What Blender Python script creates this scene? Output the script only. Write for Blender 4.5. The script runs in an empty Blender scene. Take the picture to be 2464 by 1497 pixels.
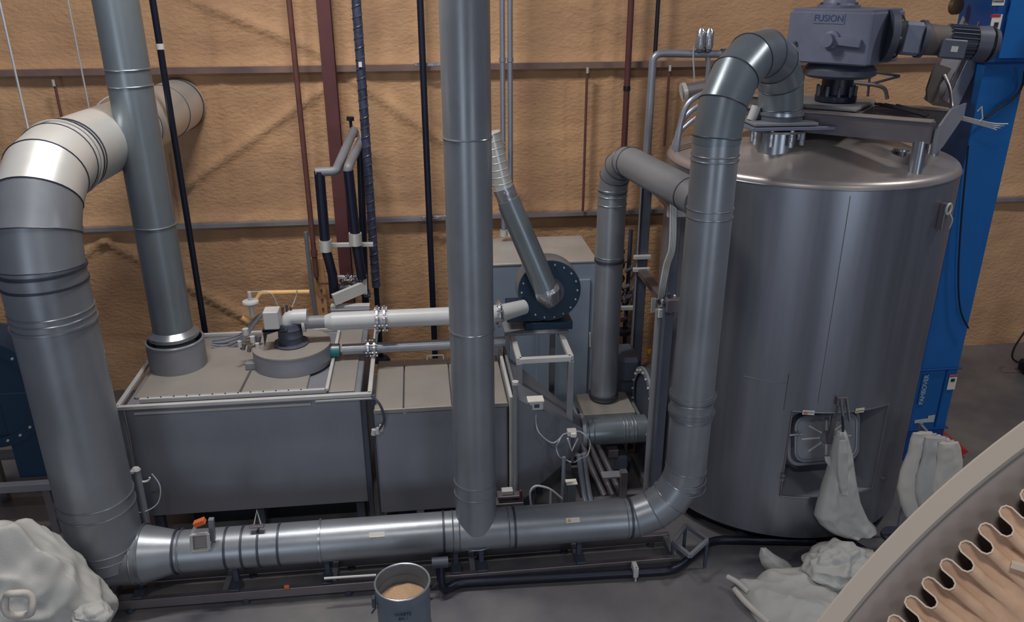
import bpy, bmesh, math, random
from mathutils import Vector, Matrix, noise
random.seed(7)
C = bpy.context.scene.collection
SC = bpy.context.scene
PI = math.pi

# ------------------------------------------------------------------ camera
FPX, CAMH = 1947.0, 5.68
_p, _y, _r = map(math.radians, (22.1, 6.5, 0.15))
FW = Vector((math.sin(_y)*math.cos(_p), math.cos(_y)*math.cos(_p), -math.sin(_p)))
RT0 = Vector((math.cos(_y), -math.sin(_y), 0)); UP0 = RT0.cross(FW)
RT = RT0*math.cos(_r) - UP0*math.sin(_r); UPV = UP0*math.cos(_r) + RT0*math.sin(_r)
cam = bpy.data.cameras.new('camera'); cam.sensor_width = 36; cam.lens = 36*FPX/2464
cam.clip_start = .05; cam.clip_end = 200
co = bpy.data.objects.new('camera', cam); C.objects.link(co); SC.camera = co
mw = Matrix.Identity(4)
for i in range(3):
    mw[i][0], mw[i][1], mw[i][2] = RT[i], UPV[i], -FW[i]
mw[2][3] = CAMH
co.matrix_world = mw

def at(x, y, X=None, Y=None, Z=None):
    """the world point seen at pixel (x, y) of the photograph at a known depth"""
    d = RT*((x-1232)/FPX) + UPV*((748.5-y)/FPX) + FW
    t = Y/d.y if Y is not None else ((Z-CAMH)/d.z if Z is not None else X/d.x)
    return d*t + Vector((0, 0, CAMH))

# ------------------------------------------------------------------ light
SC.view_settings.view_transform = 'Standard'; SC.view_settings.look = 'None'
SC.view_settings.gamma = 1; SC.view_settings.use_curve_mapping = False
SC.view_settings.exposure = 0.10
w = bpy.data.worlds.new('world'); SC.world = w; w.use_nodes = True
w.node_tree.nodes['Background'].inputs[0].default_value = (0.058, 0.064, 0.090, 1)
w.node_tree.nodes['Background'].inputs[1].default_value = 1.0
def area(name, loc, size, power, color, target=None, size_y=None):
    l = bpy.data.lights.new(name, 'AREA'); l.energy = power; l.color = color; l.size = size
    l.shape = 'RECTANGLE'; l.size_y = size_y or size
    o = bpy.data.objects.new(name, l); C.objects.link(o); o.location = loc
    if target is not None:
        o.rotation_euler = (Vector(target)-Vector(loc)).to_track_quat('-Z', 'Y').to_euler()
    return o
WARM = (1.0, .955, .90)
area('high_bay_light', (-2.6, 6.6, 9.2), 1.2, 170, WARM, size_y=.4)
area('high_bay_light', (-0.9, 7.2, 9.2), 1.2, 225, WARM, size_y=.4)
area('high_bay_light', (8.2, 6.4, 9.2), 1.2, 165, WARM, size_y=.4)
area('high_bay_light', (-1.0, -1.0, 9.2), 1.2, 170, WARM, size_y=.4)
area('high_bay_light', (6.0, -1.0, 9.2), 1.2, 100, WARM, size_y=.4)

# two added cool fill lights behind the camera, for soft streaks on the metal
for x in (-5.5, 6.5): area('front_fill_light', (x, -9, 2.3), 3.2, 190, (.80, .90, 1.0), (x*.6, 6, 1.6), size_y=4.0)

# ------------------------------------------------------------------ materials
MATS = {}
def s2l(c):
    return tuple((v/12.92 if v <= .04045 else ((v+.055)/1.055)**2.4) for v in c)
def mat(name, col, rough=.5, metal=0.0, var=.12, vscale=2.0, bump=0.0, bscale=40, stretch=(1, 1, 1), alpha=None, emis=None, col2=None, spec=.5):
    if name in MATS: return MATS[name]
    m = bpy.data.materials.new(name); m.use_nodes = True; nt = m.node_tree; N = nt.nodes; L = nt.links
    b = N['Principled BSDF']
    b.inputs['Roughness'].default_value = rough; b.inputs['Metallic'].default_value = metal
    b.inputs['Specular IOR Level'].default_value = spec
    tc = N.new('ShaderNodeTexCoord'); mp = N.new('ShaderNodeMapping'); mp.inputs['Scale'].default_value = stretch
    L.new(tc.outputs['Object'], mp.inputs[0])
    nz = N.new('ShaderNodeTexNoise'); nz.inputs['Scale'].default_value = vscale; nz.inputs['Detail'].default_value = 5
    nz.inputs['Roughness'].default_value = .6
    L.new(mp.outputs[0], nz.inputs['Vector'])
    cr = N.new('ShaderNodeValToRGB')
    a = s2l(col); bcol = s2l(col2) if col2 else a
    cr.color_ramp.elements[0].position = .3; cr.color_ramp.elements[1].position = .72
    cr.color_ramp.elements[0].color = tuple(v*(1-var) for v in a) + (1,)
    cr.color_ramp.elements[1].color = tuple(min(1, v*(1+var)) for v in bcol) + (1,)
    L.new(nz.outputs[0], cr.inputs[0]); L.new(cr.outputs[0], b.inputs['Base Color'])
    if metal > 0:
        mr = N.new('ShaderNodeMapRange'); mr.inputs[3].default_value = max(.05, rough-.08); mr.inputs[4].default_value = rough+.1
        L.new(nz.outputs[0], mr.inputs[0]); L.new(mr.outputs[0], b.inputs['Roughness'])
    if bump:
        n2 = N.new('ShaderNodeTexNoise'); n2.inputs['Scale'].default_value = bscale; n2.inputs['Detail'].default_value = 4
        L.new(mp.outputs[0], n2.inputs['Vector'])
        bp = N.new('ShaderNodeBump'); bp.inputs['Strength'].default_value = bump; bp.inputs['Distance'].default_value = .02
        L.new(n2.outputs[0], bp.inputs['Height']); L.new(bp.outputs[0], b.inputs['Normal'])
    if alpha is not None: b.inputs['Alpha'].default_value = alpha
    MATS[name] = m
    return m
M = dict(
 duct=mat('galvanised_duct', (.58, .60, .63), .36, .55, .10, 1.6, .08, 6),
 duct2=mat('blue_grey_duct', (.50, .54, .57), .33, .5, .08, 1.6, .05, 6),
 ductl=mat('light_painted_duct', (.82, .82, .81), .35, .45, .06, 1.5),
 seam=mat('duct_seam', (.62, .64, .67), .3, .8, .1),
 dseam=mat('dark_duct_seam', (.30, .31, .36), .45, .6, .1),
 steel=mat('brushed_stainless', (.56, .57, .61), .34, .75, .14, .9, .03, 60, (6, 6, .35)),
 steelt=mat('stainless_dome', (.70, .67, .66), .36, .6, .14, 1.2),
 beam=mat('stainless_beam', (.50, .48, .50), .4, .6, .12, 3),
 plate=mat('furnace_sheet', (.55, .56, .60), .48, .35, .10, 1.1, .04, 8),
 platet=mat('furnace_top_sheet', (.60, .58, .56), .5, .25, .08, 1.5, .03, 8),
 grey=mat('grey_painted_steel', (.50, .51, .54), .5, .1, .10, 3),
 lgrey=mat('light_grey_paint', (.74, .74, .74), .5, .05, .08, 3),
 dgrey=mat('dark_grey_paint', (.27, .29, .35), .5, .1, .15, 3),
 motor=mat('motor_grey_paint', (.33, .35, .41), .45, .15, .12, 4),
 gear=mat('gearbox_grey_paint', (.44, .46, .54), .42, .2, .10, 3),
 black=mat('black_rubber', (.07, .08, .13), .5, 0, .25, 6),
 bpipe=mat('black_pipe', (.07, .09, .17), .4, 0, .2, 5),
 insul=mat('wrapped_black_insulation', (.24, .26, .35), .4, .1, .5, 9, .3, 18),
 whitepipe=mat('pale_plastic_pipe', (.74, .75, .76), .4, 0, .06, 3),
 maroon=mat('maroon_steel', (.36, .20, .21), .55, 0, .15, 3),
 rust=mat('red_oxide_pipe', (.40, .25, .23), .6, 0, .2, 6),
 teal=mat('teal_enamel', (.05, .18, .28), .42, 0, .12, 3),
 baghouse=mat('blue_grey_enamel', (.56, .62, .70), .45, .05, .06, 1.5),
 blue=mat('blue_enamel', (.10, .38, .66), .35, 0, .10, 1.4),
 bluet=mat('deep_blue_enamel', (.05, .28, .55), .4, 0, .10, 1.4),
 red=mat('red_enamel', (.72, .16, .18), .4, 0, .1, 3),
 white=mat('white_label', (.86, .85, .82), .6, 0, .05, 10),
 yellow=mat('yellow_paint', (.85, .62, .10), .5, 0, .1, 10),
 orange=mat('orange_paint', (.85, .42, .22), .5, 0, .1, 10),
 ink=mat('blue_ink', (.18, .25, .42), .6, 0, .05, 10),
 inkd=mat('dark_ink', (.12, .14, .22), .6, 0, .05, 10),
 paper=mat('pale_lettering', (.72, .74, .74), .6, 0, .05, 10),
 foil=mat('shiny_foil_insulation', (.70, .71, .74), .28, .8, .12, 7, .5, 14),
 cable=mat('pale_cable', (.66, .67, .70), .5, 0, .05, 10),
 conduit=mat('galvanised_conduit', (.58, .60, .65), .35, .5, .08, 4),
 yellowpipe=mat('yellow_gas_pipe', (.85, .68, .45), .5, 0, .08, 4),
 grain=mat('tan_grain', (.84, .69, .55), .9, 0, .12, 60, .8, 120),
 barrelm=mat('grey_drum_paint', (.42, .47, .53), .42, .15, .1, 4),
 sack=mat('white_woven_sack', (.70, .70, .69), .65, 0, .05, 3, .12, 90),
 sackd=mat('cream_woven_sack', (.78, .76, .73), .65, 0, .05, 3, .12, 90),
 rim=mat('beige_urethane_rim', (.66, .62, .58), .75, 0, .04, .8),
 gasket=mat('taupe_filter_frame', (.54, .50, .48), .7, 0, .08, .9),
 media=mat('tan_pleated_paper', (.68, .54, .44), .8, 0, .14, 5, col2=(.78, .66, .56)),
 medged=mat('pale_pleat_edge', (.80, .74, .67), .6, 0, .04, 5),
 fabric=mat('white_filter_core', (.90, .88, .84), .8, 0, .08, 2),
 timber=mat('dark_timber', (.38, .35, .34), .7, 0, .2, 3),
)

# ------------------------------------------------------------------ mesh helpers
def V(*a): return Vector(a[0]) if len(a) == 1 else Vector(a)
def frame(d):
    d = d.normalized(); a = Vector((0, 0, 1)) if abs(d.z) < .9 else Vector((1, 0, 0))
    u = d.cross(a).normalized(); return u, u.cross(d).normalized(), d
class MB:
    def __init__(s): s.bm = bmesh.new()
    def ringface(s, pts): return [s.bm.verts.new(p) for p in pts]
    def strip(s, a, b, closed=True):
        n = len(a)
        for i in range(n if closed else n-1):
            j = (i+1) % n
            try: s.bm.faces.new((a[i], a[j], b[j], b[i]))
            except ValueError: pass
    def cap(s, a, flip=False):
        try: s.bm.faces.new(a[::-1] if flip else a)
        except ValueError: pass
    def box(s, c, sz, rz=0, bev=.006, rot=None):
        c = V(c); h = [v/2 for v in sz]; t = bmesh.new()
        bmesh.ops.create_cube(t, size=1)
        bmesh.ops.scale(t, vec=Vector(sz), verts=t.verts)
        if bev and min(sz) > 2.5*bev: bmesh.ops.bevel(t, geom=t.edges[:], offset=bev, segments=1, affect='EDGES')
        R = rot if rot is not None else Matrix.Rotation(rz, 3, 'Z')
        vs = {v: s.bm.verts.new(R @ v.co + c) for v in t.verts}
        for f in t.faces: s.bm.faces.new([vs[v] for v in f.verts])
        t.free(); return s
    def beam(s, a, b, wd, ht, up=(0, 0, 1), bev=.004):
        a, b = V(a), V(b); d = b-a; ln = d.length; d.normalize(); up = V(up)
        if abs(d.dot(up)) > .98: up = Vector((0, 1, 0))
        x = d.cross(up).normalized(); z = x.cross(d).normalized()
        R = Matrix((x, d, z)).transposed()
        return s.box((a+b)/2, (wd, ln, ht), rot=R, bev=bev)
    def cyl(s, a, b, r0, r1=None, seg=24, caps=True, n0=None, n1=None):
        a, b = V(a), V(b); r1 = r0 if r1 is None else r1; u, v, d = frame(b-a)
        def ring(p, r, n):
            o = []
            for i in range(seg):
                q = u*math.cos(2*PI*i/seg)*r + v*math.sin(2*PI*i/seg)*r
                if n is not None:
                    q = q - d*(q.dot(n)/d.dot(n))
                o.append(p+q)
            return s.ringface(o)
        A = ring(a, r0, n0 and V(n0)); B = ring(b, r1, n1 and V(n1)); s.strip(A, B)
        if caps: s.cap(A, True); s.cap(B)
        return s
    def tube(s, pts, r, seg=8, closed=False, caps=True):
        pts = [V(p) for p in pts]; n = len(pts); prev = None; rings = []
        rr = r if isinstance(r, (list, tuple)) else [r]*n
        for i, p in enumerate(pts):
            if closed: d = pts[(i+1) % n]-pts[i-1]
            else: d = pts[min(i+1, n-1)]-pts[max(i-1, 0)]
            if d.length < 1e-9: d = Vector((0, 0, 1))
            d.normalize()
            if prev is None: u = frame(d)[0]
            else:
                u = prev - d*prev.dot(d)
                u = u.normalized() if u.length > 1e-6 else frame(d)[0]
            prev = u; v = d.cross(u)
            rings.append(s.ringface([p+u*math.cos(2*PI*k/seg)*rr[i]+v*math.sin(2*PI*k/seg)*rr[i] for k in range(seg)]))
        for i in range(n-1): s.strip(rings[i], rings[i+1])
        if closed:
            s.strip(rings[-1], rings[0])
        elif caps: s.cap(rings[0], True); s.cap(rings[-1])
        return s
    def lathe(s, base, axis, prof, seg=32, a0=0, a1=None):
        base = V(base); u, v, d = frame(V(axis)); prev = None
        for r, h in prof:
            if r < 1e-6:
                cur = [s.bm.verts.new(base+d*h)]
            else:
                cur = s.ringface([base+d*h+u*math.cos(2*PI*i/seg)*r+v*math.sin(2*PI*i/seg)*r for i in range(seg)])
            if prev:
                if len(prev) == 1 and len(cur) > 1:
                    for i in range(seg): s.bm.faces.new((prev[0], cur[(i+1) % seg], cur[i]))
                elif len(cur) == 1 and len(prev) > 1:
                    for i in range(seg): s.bm.faces.new((cur[0], prev[i], prev[(i+1) % seg]))
                elif len(cur) > 1: s.strip(prev, cur)
            prev = cur
        return s
    def bead(s, c, n, R, r, seg=40, rs=6, el=None):
        c = V(c); u, v, d = frame(V(n)); return s.tube([c+u*math.cos(2*PI*i/seg)*R+v*math.sin(2*PI*i/seg)*R for i in range(seg)], r, rs, True)
    def bolts(s, c, n, R, k, r, h, a0=0, seg=6):
        c = V(c); u, v, d = frame(V(n))
        for i in range(k):
            a = a0+2*PI*i/k; p = c+u*math.cos(a)*R+v*math.sin(a)*R
            s.cyl(p-d*h*.3, p+d*h, r, seg=seg)
        return s
    def prism(s, poly, ext):
        poly = [V(p) for p in poly]; e = V(ext)
        A = s.ringface(poly); B = s.ringface([p+e for p in poly]); s.strip(A, B); s.cap(A, True); s.cap(B); return s
ROOT = {}
def obj(name, mb, m, parent=None, label=None, cat=None, group=None, kind=None, angle=.6, origin=None):
    if m.name.endswith('sack'): angle = 1.2
    bm = mb.bm
    bmesh.ops.recalc_face_normals(bm, faces=bm.faces[:])
    for f in bm.faces: f.smooth = True
    for e in bm.edges:
        if len(e.link_faces) == 2 and e.calc_face_angle(0) > angle: e.smooth = False
    if parent is not None: off = ROOT[parent.name]
    else:
        if origin is None:
            xs = [v.co for v in bm.verts]
            lo = Vector([min(p[i] for p in xs) for i in range(3)]); hi = Vector([max(p[i] for p in xs) for i in range(3)])
            origin = Vector(((lo.x+hi.x)/2, (lo.y+hi.y)/2, lo.z))
        off = V(origin)
    for v in bm.verts: v.co -= off
    me = bpy.data.meshes.new(name); bm.to_mesh(me); bm.free()
    me.materials.append(m)
    o = bpy.data.objects.new(name, me); C.objects.link(o)
    if parent is not None: o.parent = parent
    else: o.location = off
    ROOT[o.name] = off
    if label: o['label'] = label
    if cat: o['category'] = cat
    if group: o['group'] = group
    if kind: o['kind'] = kind
    return o
def thing(name, label, cat, loc=(0, 0, 0), group=None):
    o = bpy.data.objects.new(name, None); C.objects.link(o); o.location = loc; o.empty_display_size = .1
    o['label'] = label; o['category'] = cat
    if group: o['group'] = group
    ROOT[o.name] = V(loc); return o
def copy_tree(o, off, label=None, par=None):
    c = o.copy(); C.objects.link(c)
    if par is None:
        c.location = o.location+V(off); ROOT[c.name] = V(c.location)
        if label: c['label'] = label
    else: c.parent = par
    for ch in [k for k in o.children]: copy_tree(ch, off, None, c)
    return c
def smoothpath(pts, n=6, closed=False):
    """Catmull-Rom through the points"""
    pts = [V(p) for p in pts]; out = []; N = len(pts)
    for i in range(N if closed else N-1):
        p1, p2 = pts[i], pts[(i+1) % N]
        p0 = pts[i-1] if (i > 0 or closed) else p1
        p3 = pts[(i+2) % N] if (i+2 < N or closed) else p2
        for k in range(n):
            t = k/n
            out.append(.5*((2*p1)+(p2-p0)*t+(2*p0-5*p1+4*p2-p3)*t*t+(3*p1-p0-3*p2+p3)*t**3))
    if not closed: out.append(pts[-1])
    return out
def roundpath(pts, r, n=5):
    """polyline with filleted corners"""
    pts = [V(p) for p in pts]; out = [pts[0]]
    for i in range(1, len(pts)-1):
        a, b, c = pts[i-1], pts[i], pts[i+1]
        rr = min(r, (a-b).length*.48, (c-b).length*.48)
        p = b+(a-b).normalized()*rr; q = b+(c-b).normalized()*rr
        for k in range(n+1):
            t = k/n; out.append(p*(1-t)**2+b*2*t*(1-t)+q*t*t)
    out.append(pts[-1]); return out
def text(name, s, size, m, parent, loc, right, up, ext=.0015, align='CENTER'):
    c = bpy.data.curves.new(name, 'FONT'); c.body = s; c.size = size; c.extrude = ext; c.align_x = align; c.align_y = 'CENTER'
    t = bpy.data.objects.new(name, c); C.objects.link(t)
    dg = bpy.context.evaluated_depsgraph_get(); me = bpy.data.meshes.new_from_object(t.evaluated_get(dg))
    bpy.data.objects.remove(t)
    me.materials.clear(); me.materials.append(m)
    o = bpy.data.objects.new(name, me); C.objects.link(o); o.parent = parent
    r, u = V(right).normalized(), V(up).normalized(); n = r.cross(u)
    R = Matrix((r, u, n)).transposed().to_4x4(); R.translation = V(loc)-ROOT[parent.name]
    me.transform(R); return o
def duct(name, label, pts, r, m, seams=(), cat='duct', seg=40, sm=None, gore_from=None, bands=(), names=None):
    """mitred sheet duct: every straight length is a part, with a raised bead at each joint"""
    pts = [V(p) for p in pts]; rr = r if isinstance(r, (list, tuple)) else [r]*(len(pts)-1)
    base = min(pts, key=lambda p: p.z)
    t = thing(name, label, cat, base); n = len(pts)
    def nrm(i):
        if i == 0: return (pts[1]-pts[0]).normalized()
        if i == n-1: return (pts[-1]-pts[-2]).normalized()
        return ((pts[i]-pts[i-1]).normalized()+(pts[i+1]-pts[i]).normalized()).normalized()
    for i in range(n-1):
        a, b = pts[i], pts[i+1]; ra = rr[i]; rb = ra
        if isinstance(ra, tuple): ra, rb = ra
        short = (b-a).length < r_of(rr[i])*1.2
        mm = m[i] if isinstance(m, list) else m
        nm = names[i] if names else ('elbow_gore' if short else 'duct_section')
        obj(nm, MB().cyl(a, b, ra, rb, seg, True, nrm(i), nrm(i+1)), mm, t)
        if 0 < i:
            u, v, d = frame(b-a); nn = nrm(i)
            P = []
            for k in range(seg):
                q = (u*math.cos(2*PI*k/seg)+v*math.sin(2*PI*k/seg))*(ra+.002)
                P.append(a+q-d*(q.dot(nn)/d.dot(nn)))
            obj('seam_bead', MB().tube(P, .0055, 6, True), sm or M['seam'], t)
    for (p, d, R, wd, kind) in bands:
        p = V(p); d = V(d).normalized()
        if kind == 'band':
            obj('clamp_band', MB().lathe(p, d, [(R-.01, -wd/2), (R+.014, -wd/2), (R+.014, wd/2), (R-.01, wd/2)], seg), M['seam'], t)
        elif kind == 'dark':
            obj('clamp_band', MB().lathe(p, d, [(R-.01, -wd/2), (R+.008, -wd/2), (R+.008, wd/2), (R-.01, wd/2)], seg), M['dseam'], t)
        else:
            obj('seam_bead', MB().bead(p, d, R+.003, .007), M['seam'], t)
    return t
def r_of(r): return max(r) if isinstance(r, tuple) else r
def rings(*zs, x=0, y=0, r=.2, kind='bead', wd=.03): return [((x, y, z), (0, 0, 1), r, wd, kind) for z in zs]
def slab(name, c, sz, m, parent, **k): return obj(name, MB().box(c, sz, bev=k.get('bev', .003)), m, parent, k.get('label'))
def single(name, mb, m, label, cat, group=None, **k): return obj(name, mb, m, None, label, cat, group, **k)

# ------------------------------------------------------------------ setting
YW = 11.4
def ridge(p, a, b, wd, ht):
    ab = b-a; t = max(0, min(1, (p-a).dot(ab)/ab.length_squared)); d = (p-(a+ab*t)).length
    return ht*math.exp(-(d/wd)**2)
RID = []
for q in [((330, -60), (790, 135)), ((775, 215), (455, 440)), ((455, 440), (160, 640)), ((240, 575), (600, 770)), ((1180, -120), (1500, 80)), ((850, 190), (1300, 505))]:
    A_, B_ = at(*q[0], Y=YW), at(*q[1], Y=YW)
    RID.append((Vector((A_.x, A_.z)), Vector((B_.x, B_.z)), .045, .075 if q[0][0] < 900 else .025))
def wall_mesh():
    bm = bmesh.new(); x0, x1, z0, z1 = -9, 13.5, 0, 9.0; st = .065
    nx, nz = int((x1-x0)/st), int((z1-z0)/st); grid = []
    for j in range(nz+1):
        row = []
        for i in range(nx+1):
            x, z = x0+(x1-x0)*i/nx, z0+(z1-z0)*j/nz
            n1 = noise.fractal(Vector((x*.8, 0, z*.8)), 1, 2, 3)*.022
            wr = max(0, noise.noise(Vector((x*.55+4, 3, z*.7)))+.12)
            n2 = noise.noise(Vector((x*1.3, 5, z*20)))*.020*wr*2 + noise.noise(Vector((x*9, 9, z*9)))*.005
            h = n1+n2
            p = Vector((x, z))
            for a, b, wd, ht in RID: h += ridge(p, a, b, wd, ht)
            for zc in (2.55, 4.63, 6.7): h += .05*math.exp(-((z-zc)/.10)**2)
            # studs swallowed by the foam
            for xc in (-5.4, -2.55, .35, 2.7, 5.2, 8.1): h += .025*math.exp(-((x-xc)/.05)**2)
            row.append(bm.verts.new((x, YW+.05-h, z)))
        grid.append(row)
    for j in range(nz):
        for i in range(nx):
            bm.faces.new((grid[j][i], grid[j][i+1], grid[j+1][i+1], grid[j+1][i]))
    m = MB(); m.bm.free(); m.bm = bm; return m
mf = mat('spray_foam', (.74, .575, .45), .75, 0, .15, .55, .8, 14, (1, 1, 1.8), col2=(.80, .64, .48))
obj('wall_back', wall_mesh(), mf, kind='structure', angle=3)
# concrete floor
mc = bpy.data.materials.new('sealed_concrete'); mc.use_nodes = True
nt = mc.node_tree; N = nt.nodes; L = nt.links; b = N['Principled BSDF']
tc = N.new('ShaderNodeTexCoord')
def nz_(sc, det, dist=0):
    n = N.new('ShaderNodeTexNoise'); n.inputs['Scale'].default_value = sc; n.inputs['Detail'].default_value = det
    n.inputs['Distortion'].default_value = dist; L.new(tc.outputs['Object'], n.inputs['Vector']); return n
a1, a2 = nz_(.55, 4, .6), nz_(3.5, 8, .3)
mx = N.new('ShaderNodeMath'); mx.operation = 'MULTIPLY_ADD'; mx.inputs[1].default_value = .3
L.new(a2.outputs[0], mx.inputs[0]); L.new(a1.outputs[0], mx.inputs[2])
cr = N.new('ShaderNodeValToRGB'); cr.color_ramp.elements[0].position = .5; cr.color_ramp.elements[1].position = .8
cr.color_ramp.elements[0].color = s2l((.37, .37, .40))+(1,); cr.color_ramp.elements[1].color = s2l((.49, .48, .48))+(1,)
L.new(mx.outputs[0], cr.inputs[0]); L.new(cr.outputs[0], b.inputs['Base Color'])
rr_ = N.new('ShaderNodeMapRange'); rr_.inputs[3].default_value = .22; rr_.inputs[4].default_value = .5
L.new(a1.outputs[0], rr_.inputs[0]); L.new(rr_.outputs[0], b.inputs['Roughness'])
obj('floor', MB().box((2.2, 4, -.05), (23, 15.5, .1), bev=0), mc, kind='structure')
def girt(name, z, m, wide):
    mb = MB(); mb.box((2.2, YW-.045, z), (22, .09, .012), bev=0)
    mb.box((2.2, YW-.09, z-wide/2), (22, .012, wide), bev=0)
    obj(name, mb, m, kind='structure')
girt('trim_1', 4.66, mat('girt_primer', (.44, .38, .40), .55, 0, .25, 1.2, col2=(.52, .42, .36)), .07)
girt('trim_2', 2.565, mat('girt_galvanised', (.60, .60, .62), .35, .5, .15, 2), .05)
girt('trim_3', 6.7, M['rust'], .07)

# ------------------------------------------------------------------ big ducts
YD, RD, ZD = 6.75, .202, .555
XC, XR, XL, RL = .40, 2.54, -3.15, .33
# tall vertical duct in the middle
duct('exhaust_stack', 'tall grey round duct rising through the middle of the picture onto the floor duct', [(XC, YD, ZD+.06), (XC, YD, 8.6)], RD, M['duct'], cat='duct',
     bands=rings(at(1150, 1305, Y=YD).z+.06, at(1150, 1152, Y=YD).z, x=XC, y=YD, r=RD) +
           [((XC, YD, at(1130, 790, Y=YD).z), (0, 0, 1), RD, .02, 'bead'), ((XC, YD, at(1118, 330, Y=YD).z), (0, 0, 1), RD, .02, 'bead'),
            ((XC, YD, at(1150, 1180, Y=YD).z), (0, 0, 1), RD, .02, 'bead')])
# horizontal duct along the floor with reducer, ribs and the elbow up to the gooseneck
b0 = []
for px, k in [(545, 'dark'), (585, 'dark'), (625, 'dark'), (673, 'dark'), (772, 'band'), (1068, 'dark'), (1090, 'bead'), (1105, 'bead'), (1236, 'dark'), (1222, 'bead'), (1510, 'dark')]:
    b0.append(((at(px, 1290, Y=YD).x, YD, ZD), (1, 0, 0), RD, .022, k))
for px in (335, 352): b0.append(((at(px, 1345, Y=YD).x, YD, ZD), (1, 0, 0), .28, .02, 'band' if px == 352 else 'bead'))
for px in (430, 442): b0.append(((at(px, 1340, Y=YD).x, YD, ZD), (1, 0, 0), RD+.008, .02, 'dark' if px == 430 else 'bead'))
xr0 = at(352, 1345, Y=YD).x; xr1 = at(430, 1340, Y=YD).x; xe = 1.93
bend = .60; cx, cz = XR-bend, ZD+bend
el = [(cx+bend*math.sin(a), YD, cz-bend*math.cos(a)) for a in [math.radians(q) for q in (9, 30, 50, 70, 88)]]
duct('floor_duct', 'long grey horizontal duct near the floor with ribbed left end, reducer and rising elbow',
     [(XL, YD, ZD), (xr0, YD, ZD), (xr1, YD, ZD), (xe, YD, ZD)] + el + [(XR, YD, 4.45)],
     [.28, (.28, RD), RD, RD, RD, RD, RD, RD, RD], M['duct'],
     bands=b0 + [((XR, YD, at(1672, y, Y=YD).z), (0, 0, 1), RD, .02, 'bead') for y in (1148, 1168, 1000, 960, 500, 520, 372, 384)]
     + [((XR, YD, at(1672, 948, Y=YD).z), (0, 0, 1), RD+.012, .035, 'band'), ((XR, YD, at(1672, 985, Y=YD).z), (0, 0, 1), RD+.012, .03, 'band')],
     names=['duct_section', 'reducer', 'duct_section', 'duct_section'] + ['elbow_gore']*4 + ['duct_section'])
# gooseneck onto the tank
N7 = 7; gp = []
for i in range(N7+1):
    a = PI*i/N7; gp.append((XR+.465*(1-math.cos(a)), YD+.425*(1-math.cos(a)), 4.45+.58*math.sin(a)+.12*a/PI))
gn = [(XR, YD, 4.40)] + gp[0:1] + gp[1:] + [(gp[-1][0], gp[-1][1], 4.50)]
duct('gooseneck_duct', 'segmented grey gooseneck elbow curving over from the right duct down onto the tank top', gn, RD+.004, M['duct2'], sm=M['dseam'],
     bands=[((gp[-1][0], gp[-1][1], 4.515), (0, 0, 1), RD+.01, .03, 'band')])
# wide duct at the left: mitred onto the floor duct, up, elbow back to the wall
er = .72; ez, ey = 3.52, YD
lp = [(XL, YD, ZD), (XL, YD, ez)]
for q in (22, 45, 68, 90):
    a = math.radians(q); lp.append((XL, YD+er*(1-math.cos(a)), ez+er*math.sin(a)))
lp += [(XL+.02, 9.4, ez+er-.03), (XL+.02, 10.6, ez+er-.04), (XL+.02, YW+.02, ez+er-.05)]
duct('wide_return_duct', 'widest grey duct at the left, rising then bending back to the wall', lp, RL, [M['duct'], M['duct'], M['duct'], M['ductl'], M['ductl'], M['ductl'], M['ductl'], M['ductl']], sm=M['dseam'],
     bands=[((XL, YD, at(210, y, Y=YD).z), (0, 0, 1), RL, .02, 'bead') for y in (1190, 1215, 1300, 1318)] +
           [((XL, YD, at(85, y, Y=YD).z), (0, 0, 1), RL, .02, k) for y, k in ((742, 'bead'), (757, 'bead'), (775, 'band'))] +
           [((XL, YD, 3.38), (0, 0, 1), RL, .02, 'dark'), ((XL, YD, 3.50), (0, 0, 1), RL+.006, .025, 'dark'), ((XL, YD+er+.16, ez+er), (0, 1, 0), RL, .02, 'dark'), ((XL, YD+er+.22, ez+er), (0, 1, 0), RL, .02, 'dark'), ((XL+.02, YW-.1, ez+er-.05), (0, 1, 0), RL, .03, 'dark')])
# hanger straps and wires of the wide duct
for i, (px, py, Yh) in enumerate([(80, 366, 7.55), (222, 300, 9.3)]):
    x = at(px, py, Y=Yh).x; z = ez+er+.08
    t = thing('duct_hanger', ['thin wire hanging the wide duct near its elbow, leftmost wire', 'thin wire hanging the wide duct near the grey stack'][i], 'wire', (x, Yh, z), 'hanger wires of the wide duct')
    obj('wire', MB().tube([(x, Yh, z), (x, Yh, 8.7)], .009, 6), M['cable'], t)
    obj('strap', MB().tube([(XL+(RL+.012)*math.cos(a), Yh, ez+er+(RL+.012)*math.sin(a)) for a in [k*2*PI/40 for k in range(40)]], .009, 5, True), M['ductl'], t)
# stack on the furnace
XS, YS = -2.75, 8.45; ZF = 1.74
duct('furnace_stack', 'slim leaning-looking grey stack rising from the furnace roof at left', [(XS, YS, ZF+.02), (XS, YS, 8.6)], .205, M['duct2'],
     bands=[((XS, YS, at(330, y, Y=YS).z), (0, 0, 1), .205, .012, 'bead') for y in (165, 205)] +
           [((XS, YS, at(375, 540, Y=YS).z), (0, 0, 1), .205, .02, 'bead')])
zt = at(418, 810, Y=YS).z
t = thing('stack_collar', 'short wide collar around the foot of the furnace stack', 'collar', (XS, YS, ZF))
obj('collar', MB().lathe((XS, YS, 0), (0, 0, 1), [(.30, ZF), (.30, zt-.03), (.285, zt-.03), (.285, ZF)], 48), M['grey'], t)
obj('collar_rim', MB().bead((XS, YS, zt-.03), (0, 0, 1), .293, .014, 48), M['duct'], t)
obj('storm_ring', MB().lathe((XS, YS, 0), (0, 0, 1), [(.20, zt+.01), (.26, zt+.01), (.265, zt+.05), (.24, zt+.07), (.207, zt+.10)], 48), M['seam'], t)
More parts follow.
